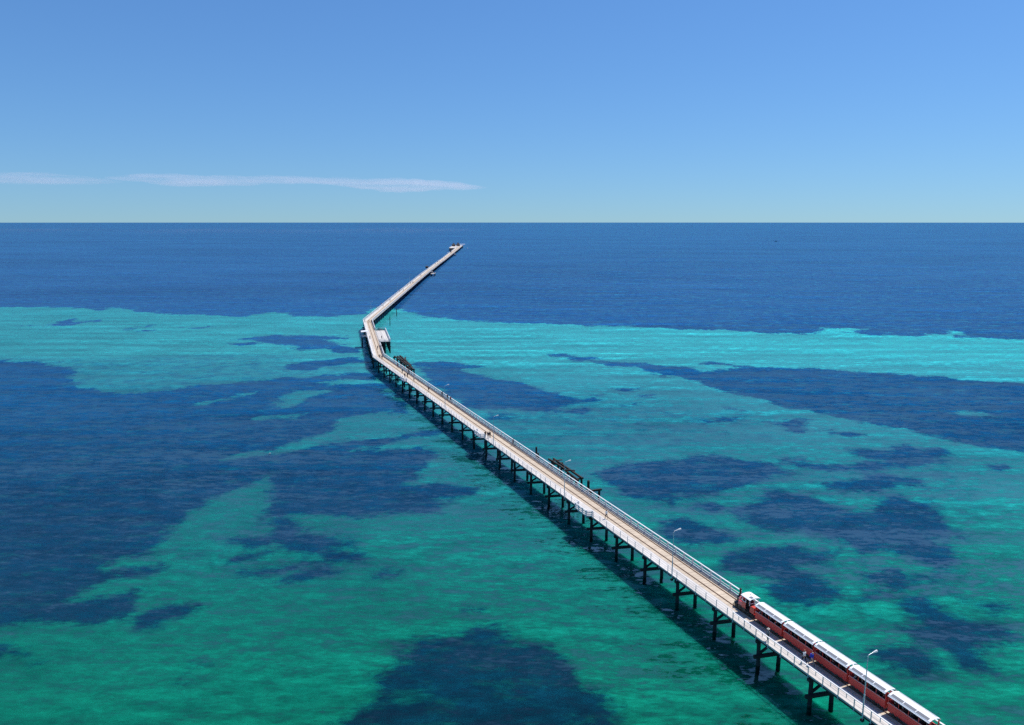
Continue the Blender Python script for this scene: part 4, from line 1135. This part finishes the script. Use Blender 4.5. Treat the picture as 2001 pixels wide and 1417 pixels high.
def backpack(parent, mat):
    q = MB(); q.hexa([(-0.27, -0.15, 1.05), (-0.10, -0.15, 1.05), (-0.10, 0.15, 1.05), (-0.27, 0.15, 1.05), (-0.22, -0.12, 1.46), (-0.10, -0.12, 1.46), (-0.10, 0.12, 1.46), (-0.22, 0.12, 1.46)]); q.build("backpack", mat, parent)
SEA_H, LAND_H = HEAD + math.pi, HEAD
Z0 = 0.012
# beside the train
p = person("person with pale hat leaning at the white handrail beside the second carriage", J(225.6, 0.50, Z0), HEAD - math.pi / 2, 'stand', 'grey', 'black', 'grey'); hat(p, CL['pale'])
person("person in white top with ginger hair on the walkway beside the train", J(231.15, 1.15, Z0), SEA_H, 'walk', 'white', 'black', 'ginger')
p = person("person in blue with backpack on the walkway behind the ginger haired person", J(231.9, 1.62, Z0), LAND_H + 0.2, 'walk', 'blue', 'grey', 'grey'); backpack(p, CL['blue'])
# first stretch
person("person in white top standing on the track seaward of the engine, past the nearest lookout", J(182.3, 1.75, Z0), SEA_H, 'walk', 'white', 'black', 'black')
person("lone person in grey standing by the far fence between two lamp posts", J(133.8, 4.05, Z0), SEA_H, 'walk', 'grey', 'black', 'brown')
for k, (t_, s_, tp, lb) in enumerate(((125.0, 0.30, 'black', "person in black nearest the lookout corner of the group of three"), (125.75, 0.75, 'navy', "middle person of the group of three beside the lookout"), (125.6, 1.30, 'black', "person of the group of three standing closest to the track"))):
    person(lb, J(t_, s_, Z0), SEA_H - 0.9 + 0.5 * k, 'stand', tp, 'black', 'black')
person("person in dark clothes by the far fence, the seaward one of three walking in line", J(77.8, 4.10, Z0), LAND_H, 'walk', 'navy', 'black', 'black')
person("person in black beside the lamp post, middle one of three walking in line", J(82.6, 4.25, Z0), LAND_H, 'walk', 'black', 'black', 'black')
person("person in red by the far fence next to the lamp post", J(85.6, 4.25, Z0), LAND_H, 'walk', 'red', 'black', 'brown')
person("person in dark clothes alone on the walkway between the two lookouts nearer the bend", J(70.1, 2.15, Z0), SEA_H, 'walk', 'black', 'khaki', 'black')
person("person in pale clothes on the track just past the lookout by the bend", J(53.4, 2.05, Z0), SEA_H, 'walk', 'pale', 'khaki', 'brown')
for t_, s_, tp, lb in ((45.6, 1.95, 'black', "person in black on the track beside the lookout by the bend"), (45.7, 1.0, 'navy', "person in dark clothes at the walkway edge beside the lookout by the bend"),
                      (38.9, 4.25, 'black', "person in black at the far fence in front of the broken timbers"), (37.4, 2.3, 'teal', "person in teal top on the track opposite the broken timbers"),
                      (27.6, 3.15, 'black', "person in black walking alone between the rails near the bend"), (7.8, 2.0, 'navy', "taller dark figure of the pair walking round the first bend"),
                      (5.2, 1.75, 'grey', "grey figure of the pair walking round the first bend")):
    person(lb, J(t_, s_, Z0), random.choice((SEA_H, LAND_H)) + random.uniform(-0.4, 0.4), random.choice(('walk', 'stand')), tp, random.choice(('black', 'navy', 'denim')), random.choice(('black', 'brown')))
# short middle stretch, second bend and side platform
for x, y, tp, lb in ((-64.0, 342.1, 'black', "person in black on the left half of the middle stretch opposite the platform"), (-55.6, 313.6, 'black', "person in black between the rails of the middle stretch"),
                 (-54.3, 315.3, 'navy', "person in dark clothes by the right fence of the middle stretch"), (-58.7, 342.1, 'navy', "person standing near the landward end of the side platform"),
                 (-74.9, 399.4, 'black', "person between the rails just before the second bend"), (-73.8, 400.6, 'black', "person beside the right fence just before the second bend"),
                 (-77.2, 400.0, 'navy', "person close to the left fence just before the second bend"), (-64.6, 369.6, 'navy', "person standing at the seaward fence of the side platform")):
    person(lb, (x, y, DECK + Z0), random.uniform(0, 6.28), random.choice(('walk', 'stand')), tp, random.choice(('black', 'denim')), 'black')
for x, y in ((-81.0, 438.7), (-82.1, 464.8), (-82.7, 485.2), (-80.0, 474.7), (-83.2, 505.3), (-83.5, 514.7), (-81.0, 508.5), (-85.0, 579.6), (-83.3, 588.9), (-86.3, 636.3), (-86.7, 655.1), (-86.3, 656.2), (-85.8, 662.9), (-85.3, 664.0), (-90.0, 752.6), (-89.6, 757.8)):
    person("small dark figure walking on the far straight between the second bend and the landing stairs", (x, y, DECK + Z0), random.uniform(0, 6.28), 'walk', random.choice(('black', 'navy', 'red', 'grey')), 'black', 'black', "walkers on the far straight")
for x, y in ((-92.3, 837.4), (-94.6, 904.2), (-95.0, 960.0), (-96.6, 1004.0), (-96.9, 1009.0), (-97.8, 1085.5), (-97.6, 1124.6), (-101.5, 1260.8), (-104.0, 1356.4), (-111.2, 1558.9), (-93.4, 848.6), (-113.5, 1600.0), (-118.0, 1640.0), (-97.0, 1012.0), (-98.3, 1016.0), (-96.0, 1020.0), (-98.6, 1128.0), (-97.0, 1133.0), (-99.5, 1138.0), (-95.5, 900.0), (-92.8, 966.0), (-116.0, 1570.0), (-110.5, 1575.0), (-114.0, 1660.0), (-105.5, 1420.0), (-103.5, 1310.0)):
    person("tiny dark figure on the distant part of the jetty beyond the landing stairs", (x, y, DECK + Z0), random.uniform(0, 6.28), 'stand', random.choice(('black', 'navy', 'grey')), 'black', 'black', "walkers on the distant deck")
# passengers: feet on the carriage floor, seats 0.40 m above it
names = ["first", "second", "third", "fourth", "fifth"]
for k, c in enumerate(cars):
    taken = set()
    for b_ in range(5):
        for side in (-1, 1):
            if random.random() < (0.9 if side < 0 else 0.6):
                x = -2.525 + 0.55 + b_ * 0.98
                loc = c.matrix_basis @ Vector((x + 0.02, side * 0.34, 1.13 - 1.04 + 0.0))
                person("seated passenger seen through the open side of the %s carriage behind the engine" % names[k], loc, SEA_H, 'sit', random.choice(('black', 'navy', 'grey', 'denim', 'black', 'red', 'white')), random.choice(('navy', 'black', 'denim')), random.choice(('black', 'brown', 'grey')), "passengers in the %s carriage" % names[k], 0.9)
person("engine driver in dark clothes standing in the cab of the steam engine", J(216.45 + 2.75, MID - 0.2, 0.735), SEA_H, 'stand', 'navy', 'black', 'grey', None, 0.95)

# ------------------------------------------------------------------ broken remains of the old jetty
def ruin(name, label, t0, s0, piles, beams, cat="old piles"):
    o = thing(name, label, cat, (*J(t0, s0).xy, 0), HEAD)
    for (x, y, ztop, r) in piles:
        q = MB(); q.tube((x + random.uniform(-.1, .1), y + random.uniform(-.1, .1), -2.3), (x, y, ztop), r * 1.1, r, 9)
        q.tube((x, y, ztop), (x + 0.03, y - 0.02, ztop + 0.12), r, r * 0.6, 9)
        q.build("pile", M['old'], o)
    for a, b, w_, h_ in beams:
        q = MB(); q.bar(a, b, w_, h_); q.build("beam", M['old'], o)
    return o
P_, B_ = [], []
for k in range(6):
    x = -1.5 + 5.6 * k
    yl, yr = 1.6 - 0.10 * k, 4.6 - 0.52 * k if k < 5 else 1.9
    P_ += [(x, yl, 2.9 - 0.12 * (k % 3), 0.26), (x + 0.4, yr, 3.0 - 0.2 * (k % 2), 0.26)]
    B_.append(((x, yl - 0.5, 2.8), (x + 0.3, yr + 0.4, 2.9), 0.4, 0.4))
B_ += [((-2, 1.9, 3.2), (13, 1.5, 3.15), 0.5, 0.4), ((-1.5, 3.0, 3.25), (17, 2.2, 3.15), 0.5, 0.4), ((-2, 4.1, 3.3), (20, 2.7, 3.2), 0.5, 0.4), ((12.5, 1.5, 3.2), (25, 1.1, 2.9), 0.45, 0.4), ((16, 2.6, 3.2), (27, 1.6, 3.05), 0.45, 0.4),
       ((3, 5.0, 3.45), (9, 3.4, 3.45), 0.6, 0.16), ((9, 1.2, 3.5), (10.2, 4.4, 3.55), 0.5, 0.14)]
ruin("broken_jetty_frame", "large dark tangle of broken old timbers and piles beside the first bend", 0.0, 7.4, P_, B_)
P_ = [(0, 0.6, 3.0, 0.24), (0.3, 2.0, 3.1, 0.22), (5.0, 0.4, 2.9, 0.24), (5.2, 1.9, 2.8, 0.22), (9.4, 0.7, 2.7, 0.24), (12.4, 0.3, 2.6, 0.24), (12.5, 1.5, 2.75, 0.24)]
B_ = [((-1.4, 0.4, 3.2), (6.0, 0.7, 3.15), 0.34, 0.36), ((-1.0, 1.4, 3.3), (12.8, 1.5, 3.0), 0.34, 0.36), ((4.8, 0.7, 3.0), (13.2, 0.4, 2.75), 0.32, 0.34), ((0.6, 0.2, 3.42), (1.0, 2.6, 3.45), 0.5, 0.12), ((1.0, -0.6, 2.7), (1.2, 2.7, 2.75), 0.34, 0.3), ((6.5, 0.3, 3.1), (8.6, 1.9, 3.3), 0.3, 0.3), ((12.0, -0.3, 2.6), (12.2, 2.1, 2.8), 0.3, 0.3)]
ruin("broken_jetty_frame", "long low remains of old dark beams behind the fence beside a lamp post", 145.6, 8.0, P_, B_)
ruin("old_crosshead", "old pile pair with a grey cross timber sticking out beside the fence", 165.3, 7.3, [(0, 0.5, 2.5, 0.24), (0.1, 2.4, 2.6, 0.24)], [((-0.05, -0.7, 2.72), (0.15, 2.9, 2.80), 0.40, 0.34)])
ruin("old_pile", "single black old pile standing between the crosshead and the low remains", 161.7, 9.2, [(0, 0, 3.5, 0.28)], [((-0.3, -0.2, 1.9), (1.2, 0.1, 1.8), 0.3, 0.3)])
ruin("old_pile", "slim leaning black pile rising behind the fence seaward of the low remains", 137.0, 8.6, [(0, 0, 3.9, 0.22), (0.6, 0.2, 2.6, 0.2)], [])
ruin("old_pile", "lone black pile in the shallows right of the far straight near the bend", 0, 0, [(0, 0, 3.6, 0.2)], []).location = (-68.5, 428.0, 0)
ruin("old_pile", "lone black pile right of the far straight, further out than the one by the bend", 0, 0, [(0, 0, 3.6, 0.2)], []).location = (-71.0, 470.0, 0)

# ------------------------------------------------------------------ boats, bird, buoy
M['hull'] = plain("dark_boat_hull", (0.03, 0.035, 0.05), 0.4)
M['shell'] = plain("white_boat_shell", (0.75, 0.76, 0.78), 0.35)
def boat(label, loc, rz, length, hull, cabin, group=None):
    o = thing("boat", label, "boat", loc, rz, group)
    q = MB(); n = 9; rows = []
    for k in range(n):
        f = k / (n - 1); x = (f - 0.5) * length
        b = length * 0.15 * (1 - max(0, f - 0.45) ** 2 * 3.2); b = max(b, 0.03); sh_ = length * (0.10 + 0.05 * f * f)
        rows.append([(x, -b, sh_), (x, -b * 0.75, 0.0), (x, 0, -0.3), (x, b * 0.75, 0.0), (x, b, sh_)])
    vs = [p_ for r in rows for p_ in r]
    fs = [(k * 5 + j, k * 5 + j + 1, (k + 1) * 5 + j + 1, (k + 1) * 5 + j) for k in range(n - 1) for j in range(4)] + [(0, 4, 3, 2, 1), tuple((n - 1) * 5 + j for j in range(5))]
    fs += [(k * 5, (k + 1) * 5, (k + 1) * 5 + 4, k * 5 + 4) for k in range(n - 1)]
    q.add(vs, fs); q.build("hull", hull, o)
    q = MB(); w_ = length * 0.2
    q.hexa([(-length * .22, -w_ / 2, length * .1), (length * .14, -w_ / 2, length * .1), (length * .14, w_ / 2, length * .1), (-length * .22, w_ / 2, length * .1), (-length * .2, -w_ * .42, length * .27), (length * .06, -w_ * .42, length * .27), (length * .06, w_ * .42, length * .27), (-length * .2, w_ * .42, length * .27)])
    cb = q.build("cabin", cabin, o)
    q = MB(); q.box((-length * .07, 0, length * .215), (length * .2, w_ * 0.93, length * .06)); q.build("window", M['glass'], cb)
    return o
boat("tiny dark boat alone on the open sea below the horizon", (772.0, 2272.0, 0.05), 0.2, 7.5, M['hull'], M['hull'])
boat("small white boat moored left of the jetty near its far end", (-119.0, 1430.0, 0.05), 1.4, 5.0, M['shell'], M['shell'])
by = thing("buoy", "small white buoy right of the end of the jetty", "buoy", (-96.5, 1679.0, 0))
q = MB(); q.lathe([(0.0, -0.3), (0.7, -0.1), (0.8, 0.3), (0.45, 0.6), (0.2, 1.5), (0.0, 1.55)], 12); q.build("float", M['shell'], by)
q = MB(); q.tube((0, 0, 1.5), (0, 0, 2.2), 0.04, 0.04, 6); q.build("staff", M['galv'], by)
gull = thing("gull", "small white gull floating on the dark water left of the jetty", "bird", (-59.5, 181.5, 0.02), 0.8)
q = MB()
q.lathe([(0.0, -0.26), (0.03, -0.24), (0.085, -0.10), (0.10, 0.02), (0.075, 0.13), (0.045, 0.18), (0.0, 0.20)], 10, 0, (0, 0, 0.06), 'X')
q.lathe([(0.045, 0.06), (0.035, 0.14), (0.052, 0.18), (0.050, 0.215), (0.0, 0.25)], 10, 0, (0.17, 0, 0))
q.build("body", M['shell'], gull)
for s_ in (-1, 1):
    q = MB(); q.hexa([(-0.30, s_ * 0.085, 0.10), (0.08, s_ * 0.09, 0.09), (0.08, s_ * 0.115, 0.09), (-0.30, s_ * 0.10, 0.10), (-0.32, s_ * 0.05, 0.14), (0.08, s_ * 0.07, 0.16), (0.08, s_ * 0.10, 0.15), (-0.32, s_ * 0.07, 0.14)]); q.build("wing", CL['grey'], gull)
q = MB(); q.tube((0.215, 0, 0.20), (0.275, 0, 0.19), 0.012, 0.003, 6); q.build("beak", M['cream'], gull)

# ------------------------------------------------------------------ clouds far off over the sea
def cloud_mat(name, density):
    m, nt, out = new_mat(name); g = G(nt)
    v = g.n("ShaderNodeVolumePrincipled")
    v.inputs["Color"].default_value = (1, 1, 1, 1)
    v.inputs["Anisotropy"].default_value = 0.2
    tc = g.n("ShaderNodeTexCoord")
    nd = g.noise(g.mapping(tc.outputs["Object"], 0.0, (1 / 1500.0, 1 / 1500.0, 1 / 60.0)), 1.0, 5.0, 0.6).outputs[0]
    g.put(v.inputs["Density"], g.math('MULTIPLY', g.remap(nd, 0.36, 0.62, 0.05, 1.0, True), density))
    nt.links.new(v.outputs[0], out.inputs[1])
    m.cycles.volume_step_rate = 0.25
    return m
def cloud(label, prof, depth, density):
    """streak of cloud with lens shaped sections; thin edges thin out by themselves"""
    cx = sum(p_[0] for p_ in prof) / len(prof); y0 = 14000.0
    xs = np.linspace(prof[0][0], prof[-1][0], 70)
    px = [p_[0] for p_ in prof]
    lo = np.interp(xs, px, [p_[1] for p_ in prof]); hi = np.interp(xs, px, [p_[2] for p_ in prof])
    q = MB(); n = 20; rows = []
    for k, x in enumerate(xs):
        mid, hh = (lo[k] + hi[k]) / 2, max((hi[k] - lo[k]) / 2, 3.0) * (1 + 0.10 * math.sin(k * 1.7) + 0.08 * math.sin(k * 0.6 + 1))
        dd = depth * min(1.0, math.sqrt(hh / 70.0)) * (1 + 0.15 * math.sin(k * 0.9))
        rows.append([(x - cx, math.cos(2 * math.pi * j / n) * dd, mid + math.sin(2 * math.pi * j / n) * hh) for j in range(n)])
    vs = [p_ for r in rows for p_ in r]; K = len(xs)
    fs = [(k * n + j, (k + 1) * n + j, (k + 1) * n + (j + 1) % n, k * n + (j + 1) % n) for k in range(K - 1) for j in range(n)]
    fs += [tuple(range(n)), tuple(reversed(range((K - 1) * n, K * n)))]
    q.add(vs, fs)
    o = q.build("cloud", cloud_mat("cloud_vapour", density), loc=(cx, y0, 0))
    bm = bmesh.new(); bm.from_mesh(o.data); bmesh.ops.recalc_face_normals(bm, faces=bm.faces); bm.to_mesh(o.data); bm.free()
    return tag(o, label, "cloud", None)
cloud("long thin white streak of cloud low over the horizon, tapering towards the jetty end", CLOUD_LONG, 900.0, 0.00065)
cloud("shorter pale streak of cloud at the left edge of the sky", CLOUD_SHORT, 900.0, 0.00045)
